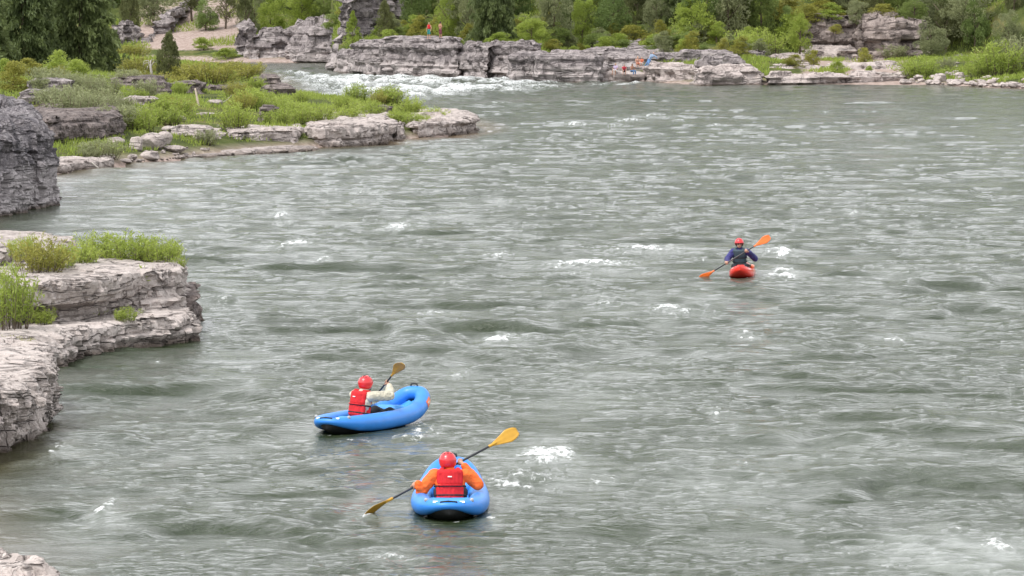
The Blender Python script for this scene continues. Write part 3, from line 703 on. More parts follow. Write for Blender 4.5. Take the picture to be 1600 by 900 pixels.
bench('grey rib of rock running down the scree slope', 222, 262, 79, 77, 54, 8, 'rock_far', zb=1.1, drop=1.5, name='crag', cat='crag', slope=(.25, .1), **CK)
bench('grey outcrop at the top of the scree beside the round tree', 252, 292, 61, 59, 18, 8, 'rock_far', zb=2.45, drop=1.5, name='crag', cat='crag', slope=(.2, .1), **CK)
bench('small grey crag above the dark shrubs at the top left', 176, 214, 70, 70, 38, 8, 'rock_far', zb=1.8, drop=1.5, name='crag', cat='crag', **CK)
# --- left mid island
def pts_px(l, z=0.0): return [P(a, b, z)[:2] for a, b in l]
IK = dict(strata=(.3, .75), blockw=(1.0, 2.6), amp=.13, lay=.10, rough=.09, top=.10, groove=.09, batter=.08, res=.1)
make_rock('rock_ledge', 'blunt bedded ledge at the tip of the grassy island', 'rock ledge', pts_px([(636, 218), (690, 214), (742, 208), (749, 203), (742, 197), (690, 190), (640, 196)]), -.4, zat(186, 203), M['rock_island'], **IK)
make_rock('rock_ledge', 'small square block wedged between two long ledges of the island', 'rock ledge', pts_px([(613, 221), (636, 219), (634, 205), (612, 207)]), -.4, zat(197, 193), M['rock_island'], **IK)
make_rock('rock_ledge', 'long pale block with a rounded left shoulder on the island shore', 'rock ledge', pts_px([(480, 230), (540, 230), (600, 225), (616, 221), (612, 204), (560, 204), (500, 208), (484, 216)]), -.4, zat(193, 189), M['rock_island'], **IK)
make_rock('rock_ledge', 'pale slab with a straight front left of the rounded island block', 'rock ledge', pts_px([(352, 236), (420, 233), (478, 231), (480, 222), (420, 216), (352, 222)]), -.4, zat(206, 182), M['rock_island'], **IK)
make_rock('rock_ledge', 'short pale slab beside the boulders of the island shore', 'rock ledge', pts_px([(300, 241), (352, 236), (352, 220), (310, 224)]), -.4, zat(211, 178), M['rock_island'], **IK)
make_rock('rock_ledge', 'thin brownish shelf at the water line under the island slabs', 'rock ledge', pts_px([(236, 252), (330, 246), (440, 239), (500, 235), (490, 231), (330, 238), (240, 243)]), -.4, .17, M['rock_island'], **{**IK, 'amp': .1, 'strata': (.1, .2), 'top': .05})
make_rock('rock_ledge', 'low pink ledge at the foot of the dark ledge behind the tall rock', 'rock ledge', pts_px([(60, 277), (110, 269), (155, 266), (188, 258), (180, 240), (120, 246), (60, 254)]), -.4, zat(254, 158), M['rock_island'], **IK)
make_rock('rock_ledge', 'weathered dark brown ledge with a pale base behind the tall rock', 'rock ledge', pts_px([(50, 256), (130, 250), (176, 246), (194, 240), (190, 218), (120, 214), (50, 222)]), -.2, zat(185, 168), M['rock_brown'], under=((.75, .18, .22),), **{**IK, 'amp': .2, 'rough': .14})
# pavement slabs among the plants of the island
for i, (a, b_, yb, yt, dep, mt, lb) in enumerate([
    (165, 265, 138, 124, 5, 'rock_brown', 'broken dark slab under the juniper and the dead snag'), (262, 320, 145, 132, 5, 'rock_brown', 'grey brown slab right of the juniper'),
    (205, 268, 150, 133, 4, 'rock_brown', 'cracked brown slab in front of the dead snag'), (320, 365, 142, 138, 4, 'rock_brown', 'thin dark slab behind the driftwood post'),
    (185, 250, 164, 156, 3, 'rock_island', 'pale flat stone in the grass left of the driftwood'), (40, 110, 150, 128, 5, 'rock_far', 'grey slab half hidden behind the sage bushes at the left'),
    (30, 75, 163, 146, 3, 'rock_far', 'round backed grey slab above the tall dark rock'), (390, 440, 134, 122, 5, 'rock_brown', 'dark slab at the back corner of the island'),
    (405, 462, 150, 136, 4, 'rock_brown', 'dark layered slab above the rapids at the island edge'), (398, 436, 192, 170, 3, 'rock_brown', 'dark stepped outcrop among the island willows'),
    (578, 612, 178, 169, 3, 'rock_brown', 'small dark slab among the willows near the island tip'), (480, 600, 196, 188, 3, 'rock_island', 'flat pale slab behind the willows on the long island block'),
    (640, 700, 190, 183, 3, 'rock_island', 'thin pale slab behind the island tip'), (255, 330, 214, 203, 3, 'rock_island', 'pale tilted slab among the willows above the boulders')]):
    p = hit((a + b_) / 2, yb, 120); zz = p[2] - .1
    D = p[1]; hw = (b_ - a) / 2 * D / F; zt = zat(yt, D + .0)
    o = [(p[0] - hw, D + .3), (p[0] - hw * .4, D - .2), (p[0] + hw * .3, D + .2), (p[0] + hw, D), (p[0] + hw * .9, D + dep * .7), (p[0] + hw * .2, D + dep), (p[0] - hw * .8, D + dep * .8)]
    make_rock('rock_slab', lb, 'rock slab', o, zz - .5, max(zt, zz + .15) + .15, M[mt], **{**IK, 'res': .13, 'strata': (.12, .35), 'amp': .16})
# tall dark rock at the left edge
make_rock('rock_pillar', 'tall dark water streaked rock at the left edge with a pale jointed base', 'rock',
          pts_px([(-140, 352), (-60, 345), (0, 337), (34, 331), (46, 324), (66, 324), (80, 318), (78, 306), (58, 292), (20, 286), (-60, 282), (-140, 290)]), -.6, zat(180, 128), M['rock_dark'],
          res=.07, fz=.6, strata=(1.2, 1.9), blockw=(.5, 1.3), amp=.15, lay=.04, rough=.22, top=.35, groove=.07, batter=.09, slope=(-.22, 0), under=((1.05, .08, .12),), sm=1)
# --- near left promontory
NK = dict(res=.045, top=.05, sm=1)
make_rock('rock_ledge', 'cracked pale lower ledge of the near promontory meeting the water', 'rock ledge',
          pts_px([(-260, 600), (-60, 592), (40, 578), (78, 575), (112, 568), (150, 556), (205, 545), (262, 540), (306, 533), (309, 520), (300, 500), (296, 478), (200, 470), (0, 470), (-260, 480)]),
          -.5, .62, M['rock_near'], fz=.8, strata=(.28, .6), blockw=(.2, .75), amp=.10, lay=.05, rough=.085, groove=.05, batter=.22, under=((.02, .12, .16),), **NK)
make_rock('rock_ledge', 'blocky pile at the right end of the near promontory', 'rock ledge',
          pts_px([(205, 492), (262, 489), (285, 484), (292, 474), (288, 462), (255, 456), (205, 460)], .55), .2, 1.5, M['rock_near'], strata=(.13, .3), blockw=(.16, .5), amp=.10, lay=.09, rough=.06, groove=.05, batter=.1, **NK)
make_rock('rock_ledge', 'dark wet corner stone at the tip of the near promontory', 'rock ledge',
          pts_px([(286, 522), (300, 521), (309, 515), (308, 500), (296, 494), (285, 500)]), -.4, .80, M['rock_brown'], strata=(.3, .6), blockw=(.4, .9), amp=.05, lay=.04, rough=.05, groove=.04, batter=.3, **NK)
make_rock('rock_ledge', 'thick overhanging slab of the near promontory with a shadowed undercut', 'rock ledge',
          pts_px([(44, 508), (100, 503), (150, 500), (190, 494), (215, 488), (222, 470), (190, 458), (60, 466), (-40, 480), (-20, 500)], .6), .45, 1.52, M['rock_near'], fz=.9, strata=(.4, .7), blockw=(.35, 1.3), amp=.07, lay=.04, rough=.06,
          groove=.035, batter=-.12, under=((.74, .62, .17),), **NK)
make_rock('rock_ledge', 'flat back slab of the near promontory under the willows', 'rock ledge',
          pts_px([(-300, 520), (-20, 492), (60, 478), (180, 470), (262, 462), (275, 450), (262, 436), (100, 428), (-300, 430)], .9), .2, 1.50, M['rock_near'], strata=(.25, .5), blockw=(.5, 1.3), amp=.08, lay=.06, rough=.06, groove=.05, batter=.1, **NK)
make_rock('rock_ledge', 'purplish broken ledge behind the near promontory willows', 'rock ledge',
          pts_px([(-300, 470), (-20, 440), (60, 428), (110, 420), (112, 408), (40, 400), (-60, 398), (-300, 400)], 1.2), .5, 1.82, M['rock_near'], strata=(.2, .4), blockw=(.4, 1.0), amp=.1, lay=.08, rough=.07, groove=.05, batter=.1, **NK)
# lowest left rock
make_rock('rock_ledge', 'pale square cut rock at the lower left with a sunlit flat top', 'rock ledge',
          pts_px([(-260, 760), (-80, 735), (-10, 716), (28, 706), (60, 690), (76, 672), (80, 650), (70, 628), (20, 618), (-100, 620), (-260, 640)]), -.5, 1.12, M['rock_near'],
          fz=.75, strata=(.35, .8), blockw=(.25, .8), amp=.10, lay=.05, rough=.10, groove=.045, batter=.06, under=((-.02, .14, .18),), **{**NK, 'res': .035})
make_rock('rock_ledge', 'low step of pale rock behind the square cut rock', 'rock ledge',
          pts_px([(-100, 640), (0, 612), (54, 600), (62, 590), (40, 578), (-20, 578), (-100, 590)], .4), 0, .98, M['rock_near'], strata=(.2, .4), blockw=(.3, .8), amp=.05, lay=.05, rough=.05, groove=.04, batter=.05, **NK)
make_rock('boulder', 'small dark stone at the water line right of the square cut rock', 'boulder', pts_px([(72, 646), (84, 643), (87, 637), (78, 632), (70, 637)]), -.2, .16, M['rock_brown'], strata=(.2, .4), blockw=(.3, .8), amp=.03, lay=.02, rough=.05, groove=.01, batter=.3, **{**NK, 'res': .03})
make_rock('rock_ledge', 'flat pinkish rock cut off by the bottom left corner', 'rock ledge',
          pts_px([(-200, 905), (-40, 906), (30, 912), (80, 908), (100, 900), (96, 884), (60, 868), (10, 858), (-60, 846), (-200, 850)], .5), -.4, .52, M['rock_near'], strata=(.2, .4), blockw=(.3, .9), amp=.06, lay=.04, rough=.06, groove=.04, batter=.1, **{**NK, 'top': .14, 'res': .03})
# --- boulders of the island shore and rubble of the right shore
def boulder_mesh(seed, sub=4):
    r = np.random.default_rng(seed); bm = bmesh_ico(sub); v = bm[0]
    n = v / np.linalg.norm(v, axis=1)[:, None]; rr = np.ones(len(n))
    for _ in range(16):
        d = r.normal(size=3); d /= np.linalg.norm(d); k = r.uniform(.72, .95); q = n @ d
        rr = np.minimum(rr, np.where(q > 1e-3, k / np.maximum(q, 1e-3), 9))
    v = n * rr[:, None]; v += n * (.05 * fbm(n[:, 0] * 3 + seed, n[:, 1] * 3, n[:, 2] * 3, 4, seed))[:, None]
    v[:, 2] *= .72; me = bpy.data.meshes.new('boulder'); me.from_pydata(v.tolist(), [], bm[1]); me.update()
    me.polygons.foreach_set('use_smooth', [True] * len(me.polygons))
    try: me.set_sharp_from_angle(angle=math.radians(30))
    except Exception: pass
    return me
import bmesh
def bmesh_ico(sub):
    b_ = bmesh.new(); bmesh.ops.create_icosphere(b_, subdivisions=sub, radius=1); v = np.array([q.co[:] for q in b_.verts]); f = [tuple(q.index for q in p.verts) for p in b_.faces]; b_.free(); return v, f
BM = [boulder_mesh(i, 4) for i in range(6)]
for i, me in enumerate(BM): me.materials.append(M['rock_island'])
def boulder(px, py, wpx, hpx, label, group=None, i=0, z=None, mat=None, name='boulder'):
    p = hit(px, py, 60) if z is None else (P(px, py, z)[0], P(px, py, z)[1], z)
    s = wpx * p[1] / F / 2; o = obj(name, BM[i % 6], None, None, (p[0], p[1] + s * .3, p[2] + hpx * p[1] / F * .30))
    o.scale = (s, s * .9, hpx * p[1] / F / 1.4 * .95); o.rotation_euler = (0, 0, (i * 2.399) % 6.28); return tag(o, label, 'boulder', group)
for i, (x, y, w_, h_, lb) in enumerate([(236, 232, 46, 34, 'large pale boulder among the willows of the island shore'), (212, 236, 26, 30, 'upright pale boulder left of the largest one'), (255, 226, 34, 28, 'pale cracked boulder leaning on the willow bank'),
        (234, 250, 34, 18, 'rounded pinkish boulder at the island water line'), (207, 250, 18, 12, 'small round boulder left of the pinkish one'), (272, 238, 42, 14, 'flat pale stone right of the pinkish boulder'),
        (215, 258, 18, 8, 'small wet stone at the island water edge'), (196, 255, 24, 8, 'flat stone by the driftwood at the dark ledge foot'), (262, 206, 22, 12, 'pale stone in the willows above the boulders'),
        (280, 190, 22, 12, 'grey stone in the green grass of the island'), (335, 165, 28, 14, 'grey stone beside the driftwood post'), (322, 182, 40, 8, 'flat grey stone below the driftwood'),
        (180, 225, 30, 16, 'pale stone above the low willow on the left shore'), (150, 262, 14, 10, 'pale pointed stone on the low pink ledge'),
        (1308, 76, 12, 8, 'lone block on the slab below the brown crag'), (1178, 62, 26, 10, 'dark boulder under the leaning trees'), (1205, 78, 22, 12, 'grey block above the stepped ledge')]):
    boulder(x, y, w_, h_, lb, None, i)
# stacked pale stones of the right shore
r = random.Random(5)
for i in range(9):
    boulder(1494 + r.uniform(-5, 5), 127 - i * 3.4, r.uniform(10, 15), r.uniform(4, 6), 'pale stone of the tumbled white streak on the right shore', 'stones of the pale streak on the right shore', i)
for i in range(110):
    t = r.random(); x = 1405 + 215 * t; y = (134 if x < 1480 else 134 + (x - 1480) * .045) - r.random() ** 1.3 * 17
    w_ = r.uniform(5, 17) * (1 if r.random() < .8 else 1.5)
    boulder(x, y, w_, w_ * r.uniform(.4, .7), 'pale angular stone of the rubble shore at the right edge', 'stones of the rubble shore', i)
for i in range(34):
    x = r.uniform(195, 330); y = 262 - (x - 195) * .10 - r.uniform(2, 20) * (1 if x > 220 else .5)
    boulder(x, y, r.uniform(4, 10), r.uniform(3, 6), 'small stone of the pebbly strip on the island shore', 'stones of the island shore', i)
print('rocks ok')
# ================================================================== plants
M['leaf_bright'] = leaf_mat('leaf_bright', (.13, .195, .03), (.35, .42, .085), .42)
M['leaf_yellow'] = leaf_mat('leaf_yellow', (.15, .16, .030), (.33, .32, .07), .4)
M['leaf_mid'] = leaf_mat('leaf_mid', (.09, .135, .034), (.25, .31, .09), .42)
M['leaf_grey'] = leaf_mat('leaf_grey', (.12, .145, .065), (.31, .33, .17), .4)
M['leaf_dark'] = leaf_mat('leaf_dark', (.075, .12, .036), (.22, .29, .09), .4)
M['needle_dark'] = leaf_mat('needle_dark', (.048, .075, .026), (.18, .22, .08), .35)
M['needle_olive'] = leaf_mat('needle_olive', (.05, .065, .022), (.16, .17, .065), .25)
class Leaves:
    """many small leaf faces in one mesh, with a tint per leaf"""
    def __init__(s): s.c = []; s.d = []; s.l = []; s.w = []; s.t = []
    def put(s, c, d, l, w, t): s.c.append(c); s.d.append(d); s.l.append(l); s.w.append(w); s.t.append(t)
    def mesh(s, name, seed=0, fold=.0):
        r = np.random.default_rng(seed)
        c = np.concatenate(s.c); d = np.concatenate(s.d); l = np.concatenate(s.l)[:, None]; w_ = np.concatenate(s.w)[:, None]; t = np.concatenate(s.t)
        d = d / (np.linalg.norm(d, axis=1)[:, None] + 1e-9); q = r.normal(size=d.shape); sd = np.cross(d, q); sd /= np.linalg.norm(sd, axis=1)[:, None] + 1e-9
        v = np.stack([c, c + d * l * .45 + sd * w_ * .5, c + d * l, c + d * l * .45 - sd * w_ * .5], 1).reshape(-1, 3)
        n = len(c); me = np_mesh(name, v, np.arange(n * 4).reshape(n, 4), False)
        a = me.attributes.new('tint', 'FLOAT', 'POINT'); a.data.foreach_set('value', np.repeat(np.clip(t, 0, 1), 4).astype(np.float32))
        return me
def ball(r, n): 
    d = r.normal(size=(n, 3)); d /= np.linalg.norm(d, axis=1)[:, None]; return d
def crown_mesh(name, seed, nclump, nleaf, leaf, shape='round', squash=1.0, aspect=.5, lo=.12):
    """unit crown: base at z=0, height 1, half width .5; leaves massed in clumps with gaps between"""
    r = np.random.default_rng(seed); L = Leaves(); per = nleaf // nclump
    lob = r.uniform(.62, 1.18, 7); tops = r.uniform(.72, 1.15, 5)
    if shape in ('column', 'cone'): lob = lob * .2 + .8; tops = tops * 0 + 1
    for i in range(nclump):
        z = lo + (1 - lo) * r.random() ** .9
        if shape == 'round': R = .5 * math.sqrt(max(0, 1 - ((z - .52) / .5) ** 2)) ** .8
        elif shape == 'cone': R = .5 * (1 - z) ** .75 + .03
        elif shape == 'column': R = .5 * min(1, (1 - z) * 2.2) ** .7 * min(1, z * 5 + .4)
        elif shape == 'fan': R = .5 * (.35 + .65 * z ** .6) * math.sqrt(max(0, 1 - ((z - .45) / .58) ** 2))
        elif shape == 'low': R = .5 * math.sqrt(max(0, 1 - z * z))
        a = r.uniform(0, 2 * PI); q = math.sqrt(r.uniform(.15, 1)); R *= lob[int(a / 6.2832 * 7)]; z *= tops[int(a / 6.2832 * 5)] if z > .4 else 1; x, y = R * q * math.cos(a) * .86, R * q * math.sin(a) * .86
        cr = r.uniform(.045, .15) * (1.25 if shape in ('round', 'low') else .9)
        if shape == 'cone': cr *= (1.1 - z * .7)
        d = ball(r, per); rad = cr * r.uniform(.35, 1.0, per) ** .5
        c = np.stack([x + d[:, 0] * rad, y + d[:, 1] * rad, z + d[:, 2] * rad * .75], 1)
        c[:, 2] = np.clip(c[:, 2], .02, 1.2)
        dirs = d * .8 + np.array([x * 1.2, y * 1.2, .35]) + r.normal(size=d.shape) * .5
        tint = .30 + .35 * r.random() + .25 * r.random(per)
        L.put(c, dirs, leaf * r.uniform(.6, 1.3, per), leaf * aspect * r.uniform(.7, 1.2, per), tint)
    return L.mesh(name, seed)
def spruce_mesh(name, seed, nb=150, leaf=.05, droop=.25):
    r = np.random.default_rng(seed); L = Leaves()
    for i in range(nb):
        z = .03 + .95 * (i / nb) ** 1.05; R = .5 * (1 - z) ** .8 + .015; R *= r.uniform(.65, 1.12); a = i * 2.399 + r.uniform(-.3, .3)
        n = int(30 + 190 * (1 - z)); t = r.uniform(.08, 1, n) ** .7
        lat = r.normal(size=n) * .055 * (1.15 - t * .8) * (1.2 - z)
        x = R * t * math.cos(a) - lat * math.sin(a); y = R * t * math.sin(a) + lat * math.cos(a)
        zz = z - droop * R * t * t + .04 * R * (t > .85) + r.normal(size=n) * .006 + .02 * t
        d = np.stack([math.cos(a) - lat * 4 * math.sin(a), math.sin(a) + lat * 4 * math.cos(a), -.35 + 0 * t], 1) + r.normal(size=(n, 3)) * .35
        L.put(np.stack([x, y, zz], 1), d, leaf * r.uniform(.5, 1.1, n), leaf * .33 * r.uniform(.7, 1.3, n), .12 + .2 * r.random() + .5 * t * r.random(n) + .15 * (t > .8))
    return L.mesh(name, seed)
def willow_mesh(name, seed, nst=46, nl=42, leaf=.11, spread=.42, wdt=.2):
    """unit thicket: upright rods from the ground with narrow leaves; returns leaves and stems"""
    r = np.random.default_rng(seed); L = Leaves(); S = MB()
    for i in range(nst):
        a = r.uniform(0, 2 * PI); q = math.sqrt(r.random()); bx, by = .33 * q * math.cos(a), .33 * q * math.sin(a)
        h = r.uniform(.55, 1.0) * (1 - .25 * q); lean = r.uniform(.0, spread) * q; tx, ty = bx + lean * math.cos(a) + r.normal() * .05, by + lean * math.sin(a) + r.normal() * .05
        t = r.uniform(.12, 1, nl) ** .75; cx = bx + (tx - bx) * t ** 1.4; cy = by + (ty - by) * t ** 1.4
        j = r.normal(size=(nl, 3)) * .028
        d = r.normal(size=(nl, 3)) * .75 + np.array([0, 0, .8])
        L.put(np.stack([cx, cy, h * t], 1) + j, d, leaf * r.uniform(.5, 1.2, nl), leaf * wdt * r.uniform(.7, 1.3, nl), .2 + .25 * r.random() + .3 * t + .25 * r.random(nl))
        S.tube([(bx, by, -.05), ((bx * .6 + tx * .4), (by * .6 + ty * .4), h * .5), (tx, ty, h * .95)], [.007, .005, .002], 4)
    return L.mesh(name, seed), S.mesh(name + '_stems')
def trunk_mesh(seed, h=1.0, r0=.03, limbs=7, lean=.05):
    r = random.Random(seed); T = MB(); pts = [(0, 0, -.06)]
    for k in range(1, 7): pts.append((lean * k / 6 + r.uniform(-.01, .01), r.uniform(-.012, .012), h * .92 * k / 6))
    T.tube(pts, [r0 * (1 - .13 * k) for k in range(7)], 8)
    for k in range(limbs):
        z = r.uniform(.22, .75) * h; a = r.uniform(0, 6.28); l = r.uniform(.18, .36)
        T.tube([(lean * z, 0, z), (lean * z + math.cos(a) * l * .5, math.sin(a) * l * .5, z + l * .35), (lean * z + math.cos(a) * l, math.sin(a) * l, z + l * .75)], [r0 * .45, r0 * .3, r0 * .12], 6)
    return T.mesh('trunk')
PROT = {}
def proto(kind, var):
    key = (kind, var)
    if key in PROT: return PROT[key]
    sd_ = sum(ord(c) for c in kind) * 7 + var * 101
    mt = dict(spruce='needle_dark', juniper='needle_olive', poplar='leaf_bright', broad='leaf_mid', broaddark='leaf_dark', broadbright='leaf_bright', broadgrey='leaf_grey', pine='needle_olive',
              shrub='leaf_mid', shrubbright='leaf_bright', shrubyellow='leaf_yellow', shrubgrey='leaf_grey', shrubolive='needle_olive', willow='leaf_bright', willowgrey='leaf_grey', willowmid='leaf_mid', willowyellow='leaf_yellow')[kind]
    stems = None
    if kind == 'spruce': me = spruce_mesh('crown', sd_, 190, .05); stems = trunk_mesh(sd_, 1, .022, 0, 0)
    elif kind == 'juniper': me = crown_mesh('crown', sd_, 150, 12000, .05, 'column', aspect=.4, lo=.04); stems = trunk_mesh(sd_, .7, .04, 3, .02)
    elif kind == 'poplar': me = crown_mesh('crown', sd_, 70, 5000, .045, 'cone', aspect=.6, lo=.08); stems = trunk_mesh(sd_, .9, .025, 6, .02)
    elif kind == 'pine': me = crown_mesh('crown', sd_, 42, 8000, .035, 'fan', aspect=.3, lo=.25); stems = trunk_mesh(sd_, .9, .03, 9, .06)
    elif kind.startswith('broad'): me = crown_mesh('crown', sd_, 60, 10500, .034, 'round', aspect=.6, lo=.06); stems = trunk_mesh(sd_, .85, .03, 8, .04)
    elif kind.startswith('shrub'): me = crown_mesh('foliage', sd_, 42, 4200, .055, 'low', aspect=.5, lo=.03); stems = trunk_mesh(sd_, .6, .03, 5, .04)
    else: me, stems = willow_mesh('foliage', sd_)
    me.materials.append(M[mt]); stems.materials.append(M['bark'])
    PROT[key] = (me, stems); return PROT[key]
NAMES = dict(spruce='spruce', juniper='juniper', poplar='poplar', pine='pine_tree', broad='tree', shrub='bush', willow='willow_bush')
PC = 0
def plant_at(kind, loc, wm, hm, label, group=None, cat=None, name=None, var=None, rz=None):
    global PC; PC += 1
    var = (PC % 3) if var is None else var
    me, st = proto(kind, var)
    nm = name or next((NAMES[k] for k in NAMES if kind.startswith(k)), 'bush')
    tree = nm not in ('bush', 'willow_bush')
    e = empty(nm, loc, (PC * 2.4) % 6.28 if rz is None else rz, label, cat or ('tree' if tree else 'bush'), group)
    wm = max(wm, .05); hm = max(hm, .05)
    a = obj('crown' if tree else 'foliage', me, None, e); b_ = obj('trunk' if tree else 'stems', st, None, e)
    a.scale = b_.scale = (wm, wm, hm); return e
def plant(kind, px, py, wpx, hpx, label, group=None, D0=100, D=None, z=None, **k):
    if D is not None: p = Q(px, py, D)
    elif z is not None: p = P(px, py, z)
    else: p = hit(px, py, D0)
    s = F / p[1]
    return plant_at(kind, (p[0], p[1], p[2] - .05), wpx / s, hpx / s, label, group, **k)
# --- single plants one can point to: kind, px, py of foot, width, height, label
for a in [
 ('spruce', 125, 108, 150, 330, 'huge dark spruce with skirts to the ground at the upper left'),
 ('spruce', 36, 106, 130, 300, 'dark spruce at the top left corner left of the largest one'),
 ('spruce', -40, 112, 150, 300, 'dark spruce cut by the left edge of the picture'),
 ('juniper', 264, 126, 42, 72, 'dark teardrop juniper standing alone on the island'),
 ('juniper', 203, 62, 34, 84, 'tall dark juniper at the foot of the scree slope'),
 ('broadgrey', 240, 42, 62, 60, 'grey green tree right of the tall juniper'),
 ('broaddark', 322, 52, 50, 46, 'small dark green tree on the scree slope'),
 ('pine', 352, 48, 60, 80, 'pine with a bare forked trunk above the scree'),
 ('pine', 300, 34, 70, 70, 'grey green pine at the top of the scree'),
 ('pine', 383, 66, 44, 90, 'dark pine beside the crag across the far channel'),
 ('broadgrey', 398, 52, 40, 60, 'grey green tree between the pine and the bright bushes'),
 ('broadbright', 424, 58, 56, 62, 'bright yellow green tree above the rounded far crag'),
 ('broadbright', 470, 42, 60, 52, 'bright green leafy tree at the top of the far channel'),
 ('broad', 507, 44, 50, 56, 'mid green tree above the knobbly crag'),
 ('shrubbright', 508, 95, 26, 22, 'small green bush on the gravel of the far channel'),
 ('shrubbright', 494, 92, 20, 14, 'tiny green bush left of the one on the far gravel'),
 ('poplar', 551, 76, 36, 56, 'young bright green poplar at the left end of the cliff'),
 ('juniper', 601, 62, 30, 58, 'olive juniper against the grey crag'),
 ('shrubbright', 606, 78, 46, 36, 'bright bush hanging over the left shoulder of the cliff'),
 ('broaddark', 648, 46, 56, 90, 'dark evergreen left of the two bathers'),
 ('pine', 664, 56, 30, 40, 'thin dark sapling beside the bather in teal shorts'),
 ('broadbright', 700, 62, 48, 74, 'light green tree behind the standing bathers'),
 ('broadgrey', 730, 62, 60, 90, 'grey green tree right of the standing bathers'),
 ('spruce', 770, 66, 90, 260, 'dark spruce in the middle of the far bank'),
 ('shrubbright', 778, 74, 50, 26, 'light green bush on the edge of the cliff under the spruce'),
 ('broadbright', 830, 68, 54, 46, 'rounded yellow green tree left of the white stemmed one'),
 ('broadgrey', 866, 66, 56, 86, 'pale leafed tree with several white stems'),
 ('broadbright', 910, 68, 46, 60, 'yellow green tree right of the white stemmed one'),
 ('shrubyellow', 862, 84, 42, 22, 'low olive bush growing over the ledge edge'),
 ('broaddark', 955, 66, 70, 74, 'dark round tree in the middle of the ledges'),
 ('shrubyellow', 985, 68, 54, 28, 'low yellow green bush under the dark round tree'),
 ('broadgrey', 1026, 52, 44, 60, 'grey green round tree above the ledges'),
 ('broadbright', 1082, 66, 78, 72, 'large bright green round tree behind the ledges'),
 ('broaddark', 1110, 44, 60, 70, 'dark tree behind the large bright round one'),
 ('juniper', 1138, 46, 36, 66, 'olive juniper leaning over the right bank'),
 ('juniper', 1166, 44, 30, 60, 'second olive juniper right of the leaning one'),
 ('shrubyellow', 1136, 82, 52, 24, 'yellow green bush spilling onto the stepped ledge'),
 ('willow', 1160, 84, 60, 42, 'feathery green willow above the stepped ledge'),
 ('willow', 1195, 84, 70, 46, 'tall feathery willow left of the bright bush'),
 ('shrubbright', 1238, 76, 84, 62, 'bright green bush spreading over the top of the pale slab'),
 ('shrubyellow', 1230, 34, 90, 40, 'yellow mountain shrub on the slope above the bright bush'),
 ('shrubyellow', 1290, 26, 80, 30, 'yellow and rusty shrub along the top of the brown crag'),
 ('shrubolive', 1309, 84, 20, 18, 'small tuft on the slab in front of the brown crag'),
 ('shrubyellow', 1271, 105, 30, 26, 'round yellow green bush, leftmost of those on the pale shelf'),
 ('shrubbright', 1309, 119, 36, 24, 'bright green bush on the front of the pale shelf'),
 ('shrubyellow', 1351, 103, 36, 28, 'round olive bush in the middle of the pale shelf'),
 ('shrubyellow', 1240, 106, 38, 20, 'low dry bush at the left end of the pale shelf'),
 ('shrubbright', 1358, 120, 24, 16, 'small green bush below the round olive one'),
 ('willowgrey', 1398, 92, 50, 26, 'brownish willow scrub under the crag'),
 ('willow', 1440, 122, 80, 40, 'wide green willow thicket beside the pale stone streak'),
 ('willowgrey', 1478, 112, 36, 28, 'grey green scrub left of the pale stone streak'),
 ('willow', 1556, 118, 96, 60, 'big green willow thicket at the right shore'),
 ('willowgrey', 1604, 112, 90, 70, 'big green willow thicket cut by the right edge'),
 ('willow', 1530, 122, 50, 34, 'lower front part of the right shore willow thicket'),
 ('juniper', 1365, 32, 34, 60, 'olive juniper growing on top of the crag'),
 ('broad', 1402, 22, 60, 50, 'mid green tree on the crag left of the big grey green one'),
 ('broadgrey', 1452, 62, 62, 66, 'grey green tree growing from the crag'),
 ('broadgrey', 1512, 66, 94, 96, 'largest grey green tree of the right bank'),
 ('broad', 1482, 30, 60, 60, 'mid green tree behind the largest grey green one'),
 ('shrubyellow', 1345, 22, 70, 26, 'straw yellow shrub on the crag beside the juniper')]:
    plant(*a)
for i, (px, py, wd, hp, D, kd, lb) in enumerate([(1262, 34, 56, 26, 364, 'shrubyellow', 'straw yellow bush hanging over the left end of the brown crag'), (1300, 30, 50, 22, 364, 'shrubbright', 'green bush on the rim of the brown crag'),
  (1338, 38, 40, 34, 361, 'broadgrey', 'small grey green tree in the cleft of the brown crag'), (1382, 30, 60, 24, 364, 'shrubyellow', 'yellow bush on the rim of the crag beside the juniper'), (1428, 36, 50, 40, 363, 'broad', 'leafy tree over the right end of the crag'),
  (1250, 84, 44, 60, 357, 'broadbright', 'bright tree covering the left end of the brown crag'), (1456, 92, 60, 60, 356, 'broadgrey', 'grey green tree covering the right end of the brown crag'), (1306, 52, 26, 14, 359, 'shrubyellow', 'little yellow tuft in the face of the brown crag'),
  (1570, 40, 60, 30, 364, 'shrubyellow', 'straw yellow bush on the corner crag'), (1320, 20, 80, 36, 372, 'broadgrey', 'grey green tree standing back above the brown crag')]):
    plant(kd, px, py, wd, hp, lb, D=D)
